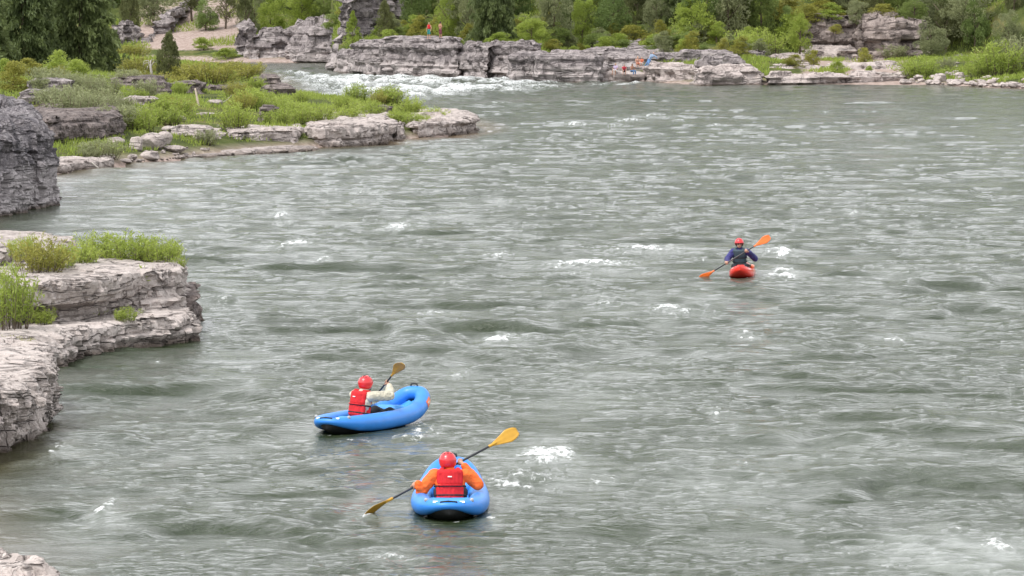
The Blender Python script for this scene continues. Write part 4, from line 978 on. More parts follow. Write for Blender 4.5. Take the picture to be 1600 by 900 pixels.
# --- wooded slope: trees behind the front row
r = random.Random(3)
kinds = ['broaddark', 'broad', 'broadgrey', 'broaddark', 'pine', 'juniper', 'broadbright', 'spruce', 'broad']
desc = dict(broaddark='dark leafed tree', broad='mid green tree', broadgrey='grey green tree', pine='open crowned pine', juniper='olive juniper', broadbright='light green tree', spruce='dark spruce')
for i in range(118):
    px = -60 + 1730 * ((i * .6180339) % 1.0); row = i % 4
    if 215 < px < 385 and row < 3: continue
    Dm = float(shoreD(px)) + [44, 52, 62, 76][row] + r.uniform(-3, 3)
    if 1240 < px < 1440: Dm += 8
    x = (px - 800) / F * Dm; z = float(hgt(np.array([x]), np.array([Dm]))[0]); kd = kinds[(i * 7 + row) % 9]
    h = r.uniform(5, 8.5) if kd != 'spruce' else r.uniform(11, 15); 
    if px < 200: kd = 'spruce' if i % 2 else 'broaddark'; h = 12
    if px > 1220: h *= .7
    ww = h * (.75 if kd != 'spruce' else .4) * (.6 if kd == 'juniper' else 1)
    plant_at(kd, (x, Dm, z - .1), ww, h, desc[kd] + ' of the wood on the slope behind the far bank', 'trees of the wooded slope, ' + desc[kd] + 's')
# --- undergrowth along the foot of the wood
for i in range(100):
    px = 520 + 900 * ((i * .6180339) % 1.0); Dm = float(shoreD(px)) + r.uniform(26, 42)
    if 590 < px < 735: Dm = float(shoreD(px)) + r.uniform(17, 30)
    if 1195 < px < 1470: continue
    x = (px - 800) / F * Dm; z = float(hgt(np.array([x]), np.array([Dm]))[0]); h = r.uniform(1.0, 2.2)
    kd = ['shrubbright', 'shrub', 'shrubyellow', 'shrubgrey'][i % 4]
    dd = dict(shrubbright='bright green', shrub='dark green', shrubyellow='yellow green', shrubgrey='grey green')[kd]
    plant_at(kd, (x, Dm, z - .05), h * 1.5, h, dd + ' undergrowth bush along the foot of the far wood', 'undergrowth bushes along the far wood, ' + dd)
# --- island scrub
isl = [('willowgrey', 118, 188, 96, 56, 'large grey green willow spreading above the dark ledge'), ('willowgrey', 160, 178, 70, 48, 'grey green willow right of the largest one on the island'),
 ('willowgrey', 84, 172, 60, 40, 'grey green willow beside the tall dark rock'), ('shrubbright', 88, 126, 56, 40, 'bright leafy bush at the foot of the huge spruce'),
 ('shrubbright', 118, 130, 50, 34, 'bright leafy bush right of the tallest one under the spruce'), ('shrubyellow', 20, 142, 70, 46, 'pale yellow green bush at the left edge above the dark rock'),
 ('shrubyellow', 46, 122, 46, 30, 'dry reddish green bush under the left spruce'), ('shrubbright', 8, 122, 40, 28, 'bright bush at the left edge under the spruces'), ('shrubgrey', 60, 148, 50, 26, 'grey bush on the slab above the dark rock'),
 ('willowgrey', 160, 247, 72, 36, 'grey green willow growing below the dark brown ledge'), ('willowgrey', 135, 246, 34, 18, 'low grey willow at the left end of the pink ledge'),
 ('willow', 225, 206, 60, 42, 'green willow above the pale boulders'), ('willow', 262, 196, 60, 36, 'bright willow between the boulders and the driftwood'),
 ('willow', 366, 204, 64, 52, 'tall bright willow growing on the straight pale slab'), ('willowgrey', 322, 226, 40, 30, 'thin grey green willow at the short pale slab'),
 ('willow', 432, 196, 56, 34, 'bright willow left of the long island block'), ('willow', 470, 196, 50, 40, 'tall bright willow behind the left end of the long block'),
 ('willow', 505, 196, 56, 38, 'bright willow behind the rounded shoulder of the long block'), ('willow', 545, 192, 56, 36, 'bright willow in the middle of the long island block'),
 ('willow', 580, 186, 46, 34, 'bright willow left of the rounded clump'), ('willow', 642, 180, 46, 34, 'rounded bright willow clump near the island tip'), ('willow', 636, 196, 50, 26, 'low bright willow on the pale slab near the tip'),
 ('willow', 676, 188, 50, 24, 'lowest willow at the very tip of the island'), ('willow', 612, 192, 30, 22, 'small willow behind the wedged square block'), ('willow', 660, 194, 30, 22, 'small willow behind the blunt tip ledge'),
 ('shrubyellow', 275, 128, 30, 22, 'pale bush at the foot of the lone juniper'), ('willowyellow', 330, 132, 90, 44, 'broad yellow willow right of the lone juniper'), ('willowyellow', 372, 128, 60, 40, 'yellow willow in front of the tall dark crag'),
 ('willowyellow', 300, 126, 50, 34, 'yellow willow touching the lone juniper'), ('willowyellow', 212, 118, 70, 36, 'yellow willow left of the dead snag'), ('willowyellow', 205, 92, 60, 28, 'yellow grass bush at the foot of the tall juniper'),
 ('shrubbright', 318, 78, 44, 18, 'green bush at the foot of the scree'), ('shrubbright', 352, 92, 44, 20, 'green bush between scree and yellow willows'), ('willowyellow', 395, 118, 40, 26, 'yellow willow at the back edge of the island'),
 ('willow', 410, 160, 40, 24, 'green willow above the rapids at the island edge'), ('willow', 440, 172, 40, 22, 'green willow over the rapids'), ('shrub', 450, 184, 50, 14, 'low dark bush behind the long island block')]
for a in isl: plant(*a, D0=125)
# filler scrub of the island
for i in range(135):
    px = r.uniform(70, 690); py = r.uniform(108, 232)
    p = hit(px, py, 125)
    si = float(poly_sd(ISLW, np.array([p[0]]), np.array([p[1]]))[0])
    if si < 2.6 or (py > 188 and si < 7): continue
    if 285 < px < 348 and 140 < py < 192: continue
    h = r.uniform(.6, 1.5); kd = 'willowgrey' if (px < 200 and py > 130) else ('willowyellow' if py < 132 and px > 200 else r.choice(['willow', 'willow', 'willow', 'willowyellow', 'willowgrey']))
    dd = dict(willow='knee high green', willowgrey='knee high grey green', willowyellow='knee high yellow', willowmid='knee high dark green')[kd]
    plant_at(kd, (p[0], p[1], p[2] - .05), h * r.uniform(1.1, 1.9), h, dd + ' willow scrub covering the island', 'low willow scrub of the island, ' + dd)
# --- near promontory willows
for a in [(205, 412, 84, 50, 1.42, 'willow', 'tall bright willow at the middle of the near promontory'), (250, 414, 62, 44, 1.42, 'willow', 'bright willow at the right end of the near promontory'),
          (160, 410, 76, 46, 1.42, 'willow', 'bright willow left of the tallest on the near promontory'), (122, 416, 62, 40, 1.45, 'willow', 'bright willow over the shadowed gap of the near slab'),
          (60, 428, 80, 58, 1.45, 'willowyellow', 'yellow green willow left of the near slab'), (92, 424, 50, 40, 1.45, 'willow', 'bushy willow behind the left end of the near slab'), (36, 402, 50, 36, 1.7, 'willow', 'willow on the purplish ledge at the left edge'),
          (12, 512, 84, 92, .7, 'willow', 'tall willow at the left edge beside the undercut slab'), (-14, 500, 70, 80, .7, 'willow', 'willow cut by the left edge beside the undercut'),
          (66, 506, 44, 28, .6, 'willow', 'small willow at the foot of the undercut'), (278, 420, 24, 22, 1.4, 'willow', 'small willow at the right corner of the near promontory'),
          (208, 484, 54, 62, .6, 'willow', 'thin willow climbing the blocky end of the promontory'), (180, 480, 44, 34, .6, 'willow', 'thin low willow in front of the near slab'),
          (196, 500, 40, 22, .6, 'willow', 'sparse willow tuft on the lower ledge'), (150, 492, 30, 12, .6, 'willow', 'tiny willow tuft under the undercut'),
          (14, 546, 60, 24, .62, 'willowyellow', 'sparse yellow willow on the step of the lower left rock'), (272, 408, 40, 34, 1.42, 'willow', 'rounded willow at the right back of the near promontory')]:
    px, py, wd, hp, z, kd, lb = a
    plant(kd, px, py, wd * 1.15, hp * 1.25, lb, z=z)
for i, (px, py) in enumerate([(28, 897), (48, 893)]): plant('willow', px, py, 16, 16, ['tiny green sprig on the bottom left rock', 'second tiny green sprig on the bottom left rock, to the right'][i], z=.55)
# --- grass between the bushes, one uncountable cover
L = Leaves(); rg = np.random.default_rng(8)
n = 170000; px = rg.uniform(-80, 760, n); Dg_ = rg.uniform(150, 330, n); xg = (px - 800) / F * Dg_
si = poly_sd(ISLW, xg, Dg_); den = vnoise(xg * .5, Dg_ * .4, 0, 5) + .5 * vnoise(xg * 2, Dg_ * 1.4, 0, 6)
k = (si > 1.3) & (den > -.05); xg, yg = xg[k], Dg_[k]; zg = hgt(xg, yg); n = len(xg)
d = rg.normal(size=(n, 3)) * .35 + np.array([0, 0, 1.]); L.put(np.stack([xg, yg, zg], 1), d, rg.uniform(.15, .42, n) * (.6 + .5 * np.clip(den[k], 0, 1)), rg.uniform(.03, .06, n), rg.random(n) * .7 + .2 * vnoise(xg * .2, yg * .2, 0, 7) + .15)
n = 120000; px = rg.uniform(520, 1640, n); t = rg.uniform(7, 62, n); yg = shoreD(px) + t; xg = (px - 800) / F * yg; den = vnoise(xg * .35, yg * .25, 0, 8) + .4 * vnoise(xg * 1.4, yg, 0, 9)
k = den > np.where((px > 1200) & (px < 1440), .35, -.1); xg, yg = xg[k], yg[k]; zg = hgt(xg, yg); n = len(xg)
d = rg.normal(size=(n, 3)) * .4 + np.array([0, 0, 1.]); L.put(np.stack([xg, yg, zg], 1), d, rg.uniform(.2, .55, n), rg.uniform(.05, .10, n), rg.random(n) * .7 + .1)
n = 60000; px = rg.uniform(170, 560, n); yg = rg.uniform(335, 520, n); xg = (px - 800) / F * yg; zg = hgt(xg, yg); k = (zg > .5) & (vnoise(xg * .12, yg * .12, 0, 19) > .02); xg, yg, zg = xg[k], yg[k], zg[k]; n = len(xg)
d = rg.normal(size=(n, 3)) * .4 + np.array([0, 0, 1.]); L.put(np.stack([xg, yg, zg], 1), d, rg.uniform(.3, .8, n), rg.uniform(.08, .14, n), rg.random(n) * .7 + .1)
gm = L.mesh('grass', 4); tag(obj('grass', gm, M['leaf_bright']), 'green grass and low herbs covering the banks and the island', 'grass', None, 'stuff')
# --- dead wood
def snag(px, py):
    p = hit(px, py, 125); s = p[1] / F; T = MB(); h = 28 * s
    T.tube([(0, 0, -.1), (.03, 0, h * .35), (-.03, 0, h * .62), (-.02, .02, h)], [.13, .10, .09, .03], 8)
    for a, b_, c in ((-1, .55, .86), (-1, .75, .98), (1, .6, .9), (.5, .8, 1.05), (-.5, .5, .7)):
        T.tube([(-.02, 0, h * b_), (a * .22, .05, h * c), (a * .52, .0, h * (c - .04)), (a * .62, 0, h * (c - .22))], [.05, .04, .03, .012], 6)
    tag(obj('dead_snag', T.mesh('dead_snag'), M['deadwood'], None, (p[0], p[1], p[2])), 'bleached dead snag with curled branches left of the lone juniper', 'dead tree')
snag(236, 122)
p = hit(311, 166, 125); T = MB(); T.capsule((0, 0, -.1), (-.2, 0, .95), .07, .045, 8)
tag(obj('driftwood_post', T.mesh('driftwood_post'), plain('pale_wood', (.5, .42, .34), .8, .2), None, p), 'pale broken driftwood stump leaning left in the island grass', 'driftwood')
p = hit(345, 166, 125); T = MB(); T.tube([(-.5, 0, .05), (-.1, 0, .12), (.3, 0, .3), (.62, 0, .62)], [.035, .03, .022, .01], 7); T.tube([(-.1, 0, .12), (.1, .1, .35)], [.02, .01], 6)
tag(obj('driftwood_branch', T.mesh('driftwood_branch'), M['deadwood'], None, p), 'thin forked driftwood branch right of the pale stump', 'driftwood')
p = P(148, 262, .25); T = MB(); T.capsule((-.1, 0, .2), (.16, -.1, .0), .04, .025, 8)
tag(obj('driftwood_stick', T.mesh('driftwood_stick'), M['deadwood'], None, p), 'short pale stick on the low pink ledge', 'driftwood')
print('plants ok', PC)
# ================================================================== boats and people
M['raft_blue'] = plain('raft_blue', (.030, .215, .66), .42, .5, .10, 5, .15)
M['raft_blue_light'] = plain('raft_blue_light', (.06, .30, .72), .45, .5, .10, 6, .15)
M['black_rubber'] = plain('black_rubber', (.012, .013, .014), .55, .4, .3, 6, .1)
M['webbing'] = plain('webbing', (.02, .02, .022), .7, .3)
M['grey_valve'] = plain('grey_valve', (.38, .38, .38), .4, .5)
M['patch_orange'] = plain('patch_orange', (.75, .16, .05), .5)
M['patch_white'] = plain('patch_white', (.75, .75, .72), .5)
M['kayak_red'] = plain('kayak_red', (.72, .035, .022), .22, .5, .08, 4, .05, .3)
M['kayak_highlight'] = plain('kayak_highlight', (.80, .14, .03), .25, .5, .08, 4, .05, .3)  # highlight on the red hull, painted as an orange colour
M['blade_yellow'] = plain('blade_yellow', (.50, .27, .022), .4, .5, .12, 8)
M['blade_orange'] = plain('blade_orange', (.82, .16, .02), .35, .5, .1, 8)
M['shaft'] = plain('shaft', (.02, .022, .028), .35, .5)
M['helmet_red'] = plain('helmet_red', (.62, .022, .03), .28, .5, .08, 6, .03, .4)
M['vest_red'] = plain('vest_red', (.55, .02, .025), .75, .25, .18, 16, .5, 0, .02)
M['jacket_orange'] = plain('jacket_orange', (.80, .14, .025), .7, .3, .22, 9, .9, 0, .04)
M['jacket_cream'] = plain('jacket_cream', (.50, .47, .38), .75, .3, .25, 8, .9, 0, .04)
M['jacket_purple'] = plain('jacket_purple', (.035, .034, .145), .7, .3, .3, 9, .9, 0, .04)
M['vest_grey'] = plain('vest_grey', (.05, .075, .095), .75, .3, .3, 10, .5)
M['dark_cloth'] = plain('dark_cloth', (.025, .027, .035), .8, .2, .3, 12, .6)
M['skin'] = plain('skin', (.44, .25, .18), .5, .35, .1, 10)
M['skin_tan'] = plain('skin_tan', (.34, .17, .11), .5, .35, .1, 10)
M['hair_dark'] = plain('hair_dark', (.03, .02, .015), .6, .3, .3, 30, .5)
M['hair_light'] = plain('hair_light', (.30, .22, .13), .6, .3, .3, 30, .5)
M['jeans'] = plain('jeans', (.10, .19, .36), .8, .2, .25, 14, .4)
M['jeans_pale'] = plain('jeans_pale', (.22, .30, .42), .8, .2, .25, 14, .4)
M['shorts_teal'] = plain('shorts_teal', (.015, .16, .15), .7)
M['shorts_maroon'] = plain('shorts_maroon', (.14, .03, .045), .7)
M['shorts_orange'] = plain('shorts_orange', (.42, .10, .05), .7)
M['shirt_red'] = plain('shirt_red', (.42, .03, .05), .75)
M['shirt_lilac'] = plain('shirt_lilac', (.42, .34, .48), .75)
M['white_cloth'] = plain('white_cloth', (.7, .7, .68), .75)
M['glass_dark'] = plain('glass_dark', (.01, .01, .012), .1, .6)

def raft(x, y, ang, label):
    """inflatable kayak, heading +y before turning"""
    e = empty('inflatable_kayak', (x, y, 0), ang, label, 'kayak', 'blue inflatable kayaks')
    L, W = 1.50, .42; N = 96; pts = []; rad = []
    def path(t):
        yy = math.cos(t); xx = math.sin(t); s_ = 1 if xx >= 0 else -1
        px_ = s_ * W * abs(xx) ** (.62 if yy > 0 else .62 + .26 * abs(yy)) * (1 - .07 * yy)
        rise = .31 * max(0, yy) ** 3.2 + .10 * max(0, -yy) ** 2.6
        return (px_, L * (1 if yy > 0 else -1) * abs(yy) ** .92, .125 + rise)
    def rr(t):
        yy = math.cos(t); return .152 - .025 * max(0, yy) ** 4 - .10 * max(0, -yy) ** 4
    T = MB()
    for i in range(N): t = 2 * PI * i / N; pts.append(path(t)); rad.append(rr(t))
    T.tube(pts, rad, 22, closed=True)
    obj('side_tube', T.mesh('side_tube'), M['raft_blue'], e)
    # black bottom wrapping under the tubes
    B = MB(); rows = []; nk = 40; V = []
    for k in range(nk + 1):
        yy = math.cos(PI * k / nk); t = math.acos(max(-1, min(1, yy))); pR = path(t); r_ = rr(t)
        wd = abs(pR[0]); z = pR[2] - r_ * .55
        for j in range(-5, 6):
            u = j / 5; V.append((wd * u * 1.0, pR[1], z - .13 * (1 - u * u) * (.6 + .4 * min(1, wd / W)) - (.02 if abs(u) < 1 else 0)))
    B.add(V, [(k * 11 + j, k * 11 + j + 1, (k + 1) * 11 + j + 1, (k + 1) * 11 + j) for k in range(nk) for j in range(10)])
    obj('bottom', B.mesh('bottom'), M['black_rubber'], e)
    # inflated floor with lengthwise ribs
    Fl = MB(); V = []; nk = 30; nj = 28
    for k in range(nk + 1):
        yy = .90 * math.cos(PI * k / nk); t = math.acos(yy); q = path(t)
        for j in range(nj + 1):
            u = -1 + 2 * j / nj; V.append((q[0] * u, q[1], q[2] - .035 + .022 * abs(math.sin(u * PI * 2.5)) - .02))
    Fl.add(V, [(k * (nj + 1) + j, k * (nj + 1) + j + 1, (k + 1) * (nj + 1) + j + 1, (k + 1) * (nj + 1) + j) for k in range(nk) for j in range(nj)])
    obj('floor', Fl.mesh('floor'), M['raft_blue_light'], e)
    for yy in (-.62,):
        S = MB(); S.capsule((-.26, yy, .13), (.26, yy, .13), .095, n=16, k=6); obj('thwart', remesh(S, .02, 3, 'thwart'), M['raft_blue_light'], e)
    S = MB(); S.capsule((-.22, .62, .21), (.22, .62, .21), .10, n=16, k=6); obj('thwart', remesh(S, .02, 3, 'thwart'), M['raft_blue_light'], e)
    for yy, zz, hw in ((L - .02, .14 + .31 + .12, .065), (-L - .0, .125 + .10 + .03, .12)):
        Hn = MB(); Hn.tube([(-hw, yy, zz - .03), (-hw * .95, yy, zz + .025), (0, yy, zz + .035), (hw * .95, yy, zz + .025), (hw, yy, zz - .03)], .013, 8); obj('carry_handle', Hn.mesh('carry_handle'), M['webbing'], e)
    for sx, tt in ((1, .80 * PI), (-1, 1.20 * PI)):
        q = path(tt); r_ = rr(tt); n_ = Vector((sx * .35, -.45, .82)).normalized(); c = Vector(q) + n_ * r_
        Vv = MB(); Vv.capsule(c - n_ * .02, c + n_ * .012, .034, .028, 12, 3); vo = obj('valve', Vv.mesh('valve'), M['grey_valve'], e)
        q = path(tt + sx * .14 * PI * .6); r_ = rr(tt + sx * .1 * PI); n_ = Vector((sx * .1, -.5, .85)).normalized(); c = Vector(q) + n_ * (r_ + .004)
        Pm = MB(); Pm.box(c, (.035, .02, .004), n_.to_track_quat('Z', 'Y').to_matrix()); obj('maker_tag', Pm.mesh('maker_tag', False), M['patch_white'], e)
    # orange patch on the outer side of the bow
    for sx in (1, -1):
        tt = .20 * PI if sx > 0 else 1.80 * PI; V = []; n1, n2 = 7, 7
        for i in range(n1):
            t = tt + (i / (n1 - 1) - .5) * .075 * PI * sx; c = Vector(path(t)); r_ = rr(t) + .004; c2 = Vector(path(t + .01)); tg = (c2 - c).normalized()
            out = tg.cross(Vector((0, 0, 1))).normalized(); out = out if out.x * sx > 0 else -out; up = out.cross(tg).normalized(); up = up if up.z > 0 else -up
            for j in range(n2): a = (-.25 + .85 * j / (n2 - 1)); V.append(c + (out * math.cos(a) + up * math.sin(a)) * r_)
        fs = [(i * n2 + j, i * n2 + j + 1, (i + 1) * n2 + j + 1, (i + 1) * n2 + j) for i in range(n1 - 1) for j in range(n2 - 1)]
        Pm = MB(); Pm.add(V, fs); pa = obj('patch', Pm.mesh('patch'), M['patch_orange'], e)
        Pm = MB(); cc = sum((Vector(v) for v in V), Vector()) / len(V); Pm.add([Vector(v) * 1.0 + (Vector(v) - cc) * -.45 + out * .004 for v in V], fs); obj('patch_emblem', Pm.mesh('patch_emblem'), M['patch_white'], pa)
    return e
r1 = raft(*BOATS[0][:2], BOATS[0][4], 'blue inflatable kayak seen from behind, paddled by the person in orange sleeves')
r2 = raft(*BOATS[1][:2], BOATS[1][4], 'blue inflatable kayak turned to the right, paddled by the person in cream sleeves')
r2.rotation_euler[1] = math.radians(-2)

def paddle(A, B_, mat, label, feather=0.0, face=(0, -1, 0)):
    """A, B_: blade tips in the world"""
    A = Vector(A); B_ = Vector(B_); c = (A + B_) / 2; ax = (B_ - A).normalized(); Lh = (B_ - A).length / 2; bl = .47
    e = empty('paddle', c, 0, label, 'paddle', 'kayak paddles')
    S = MB(); S.capsule(-ax * (Lh - bl * .92), ax * (Lh - bl * .92), .017, n=10, k=2); obj('shaft', S.mesh('shaft'), M['shaft'], e)
    for s_, ro in ((-1, feather), (1, 0)):
        n0 = Vector(face); n0 = (n0 - ax * n0.dot(ax)).normalized(); sd = ax.cross(n0).normalized()
        q = Matrix.Rotation(ro, 3, ax); n_ = q @ n0; w_ = q @ sd; V = []; NR = 16; NC = 9
        for side in (1, -1):
            for i in range(NR + 1):
                t = i / NR; u = Lh - bl + bl * t
                wd = .018 + .085 * min(1, (t * 1.55)) ** 1.15 * math.sqrt(max(0, 1 - max(0, (t - .62) / .40) ** 2.2)); 
                if t < .10: wd = .020
                for j in range(NC):
                    v = -1 + 2 * j / (NC - 1)
                    rib = .010 * math.exp(-(v * wd / .018) ** 2) * (1 - t * .8)
                    cup = .035 * (t ** 2) - .014 * (1 - v * v) * t
                    V.append(ax * s_ * u + w_ * (v * wd) + n_ * (cup + side * (.004 + rib) * (1 - .6 * v * v)))
        m_ = (NR + 1) * NC; Fs = []
        for i in range(NR):
            for j in range(NC - 1):
                a = i * NC + j; Fs.append((a, a + 1, a + NC + 1, a + NC)); Fs.append((m_ + a, m_ + a + NC, m_ + a + NC + 1, m_ + a + 1))
        for i in range(NR):
            a = i * NC; Fs.append((a, a + NC, m_ + a + NC, m_ + a)); a = i * NC + NC - 1; Fs.append((a, m_ + a, m_ + a + NC, a + NC))
        for j in range(NC - 1): a = NR * NC + j; Fs.append((a, a + 1, m_ + a + 1, m_ + a))
        Bm = MB(); Bm.add(V, Fs); b_ = obj('blade', Bm.mesh('blade'), mat, e)
        sl = MB(); sl.capsule(ax * s_ * (Lh - bl - .02), ax * s_ * (Lh - bl + .09), .023, .019, 10, 2); obj('blade_socket', sl.mesh('blade_socket'), mat, b_)
    return e, c, ax

def hand_prims(mb, c, ax, palm_dir, sz=1.0, right=True):
    """a closed hand round a shaft of direction ax at point c; palm_dir points from the shaft to the back of the hand"""
    c = Vector(c); ax = Vector(ax).normalized(); pd = Vector(palm_dir); pd = (pd - ax * pd.dot(ax)).normalized(); sd = ax.cross(pd).normalized()
    sh = .017
    mb.ell(c + pd * (sh + .018) - sd * .012, (.018 * sz, .042 * sz, .045 * sz), Matrix((pd, ax, sd)).transposed(), 12, 8)
    for k in range(4):
        o = c + ax * ((k - 1.5) * .021 * sz); ln = [.9, 1.05, 1.0, .8][k] * sz
        q = [o + pd * (sh + .016) + sd * .022, o + pd * .008 + sd * (sh + .018) * ln, o - pd * (sh + .008) * ln + sd * .012, o - pd * (sh + .006) * ln - sd * .014]
        for a, b_ in zip(q[:-1], q[1:]): mb.capsule(a, b_, .0095 * sz, .0085 * sz, 8, 2)
    t = 1 if right else -1
    o = c + ax * .045 * t * sz
    q = [c + pd * (sh + .012) - sd * .02 + ax * .03 * t, o - sd * (sh + .014), o - pd * (sh + .008) + sd * .004]
    for a, b_ in zip(q[:-1], q[1:]): mb.capsule(a, b_, .0115 * sz, .0095 * sz, 8, 2)
def limb(mb, pts, rs):
    for i in range(len(pts) - 1): mb.capsule(pts[i], pts[i + 1], rs[i], rs[i + 1], 14, 4)
def head_prims(mb, c, fw, sc=1.0, up=(0, 0, 1)):
    """skull, jaw, nose, ears, brow; fw = where the face looks"""
    c = Vector(c); fw = Vector(fw).normalized(); up = Vector(up); up = (up - fw * up.dot(fw)).normalized(); sd = fw.cross(up)
    R = Matrix((sd, fw, up)).transposed()
    mb.ell(c + up * .02 * sc, (.074 * sc, .095 * sc, .098 * sc), R, 20, 14)
    mb.ell(c + fw * .026 * sc - up * .058 * sc, (.056 * sc, .062 * sc, .058 * sc), R, 16, 10)
    mb.capsule(c + fw * .088 * sc + up * .005 * sc, c + fw * .108 * sc - up * .028 * sc, .010 * sc, .014 * sc, 8, 3)
    mb.capsule(c + fw * .078 * sc + up * .022 * sc - sd * .035 * sc, c + fw * .078 * sc + up * .022 * sc + sd * .035 * sc, .014 * sc, n=8, k=3)
    mb.capsule(c + fw * .080 * sc - up * .058 * sc - sd * .014 * sc, c + fw * .080 * sc - up * .058 * sc + sd * .014 * sc, .011 * sc, n=8, k=3)
    for s_ in (-1, 1): mb.ell(c + sd * .076 * sc * s_ - up * .0 * sc, (.010 * sc, .018 * sc, .030 * sc), R, 8, 6)
    return R
def face_bits(parent, c, fw, base, sc=1.0, glasses=False):
    c = Vector(c) - Vector(base); fw = Vector(fw).normalized(); up = Vector((0, 0, 1)); up = (up - fw * up.dot(fw)).normalized(); sd = fw.cross(up); R = Matrix((sd, fw, up)).transposed()
    for s_ in (-1, 1):
        E = MB(); 
        if glasses: E.ell(c + fw * .092 * sc + sd * .032 * sc * s_ + up * .004 * sc, (.027 * sc, .008 * sc, .019 * sc), R, 12, 8); obj('sunglass_lens', E.mesh('sunglass_lens'), M['glass_dark'], parent)
        else: E.ell(c + fw * .084 * sc + sd * .030 * sc * s_ + up * .004 * sc, (.013 * sc, .009 * sc, .009 * sc), R, 10, 6); obj('eye', E.mesh('eye'), M['glass_dark'], parent)
    Mo = MB(); Mo.capsule(c + fw * .090 * sc - up * .058 * sc - sd * .022 * sc, c + fw * .090 * sc - up * .058 * sc + sd * .022 * sc, .0055 * sc, n=8, k=2); obj('mouth', Mo.mesh('mouth'), plain('lips', (.35, .10, .09), .5), parent)
def helmet(parent, c, fw, base, mat, sc=1.0, up=(0, 0, 1)):
    """hard shell with ear drop, brim ridge, vent holes and a chin strap"""
    c = Vector(c) - Vector(base); fw = Vector(fw).normalized(); up = Vector(up); up = (up - fw * up.dot(fw)).normalized(); sd = fw.cross(up)
    V = []; NA, NB = 40, 18; r0 = (.118 * sc, .132 * sc, .128 * sc)
    for i in range(NB + 1):
        for j in range(NA):
            b_ = 2 * PI * j / NA; front = math.sin(b_)      # 1 in front
            lim = PI * (.50 if front > .5 else .50 + .24 * (1 - sstep(-.2, .45, front)))
            a = lim * i / NB; k = 1 + .045 * math.exp(-((a - PI * .46) / .06) ** 2)
            V.append(c + up * .025 * sc + sd * (r0[0] * k * math.sin(a) * math.cos(b_)) + fw * (r0[1] * k * math.sin(a) * front) + up * (r0[2] * math.cos(a)))
    h = MB(); h.add(V, [(i * NA + j, (i + 1) * NA + j, (i + 1) * NA + (j + 1) % NA, i * NA + (j + 1) % NA) for i in range(NB) for j in range(NA)])
    o = obj('helmet', h.mesh('helmet'), mat, parent)
    sm = o.modifiers.new('s', 'SOLIDIFY'); sm.thickness = .012 * sc; sm.offset = -1
    Vn = MB()
    for b_, a in ((-PI / 2, .62), (-PI / 2 - .62, .66), (-PI / 2 + .62, .66), (-PI / 2 - .3, .30), (-PI / 2 + .3, .30), (PI / 2 - .5, .62), (PI / 2 + .5, .62), (0, .6), (PI, .6)):
        n_ = (sd * math.sin(a) * math.cos(b_) + fw * math.sin(a) * math.sin(b_) + up * math.cos(a))
        q = c + up * .025 * sc + sd * r0[0] * math.sin(a) * math.cos(b_) + fw * r0[1] * math.sin(a) * math.sin(b_) + up * r0[2] * math.cos(a)
        Vn.ell(q, (.010 * sc, .017 * sc, .006 * sc), n_.to_track_quat('Z', 'Y').to_matrix(), 8, 6)
    obj('vent_hole', Vn.mesh('vent_hole'), M['black_rubber'], o)
    St = MB()
    for s_ in (-1, 1): St.tube([c + sd * .10 * sc * s_ + fw * .01 - up * .01 * sc, c + sd * .075 * sc * s_ + fw * .045 * sc - up * .07 * sc, c + fw * .06 * sc - up * .118 * sc], .007 * sc, 6)
    obj('chin_strap', St.mesh('chin_strap'), M['webbing'], o)
    return o

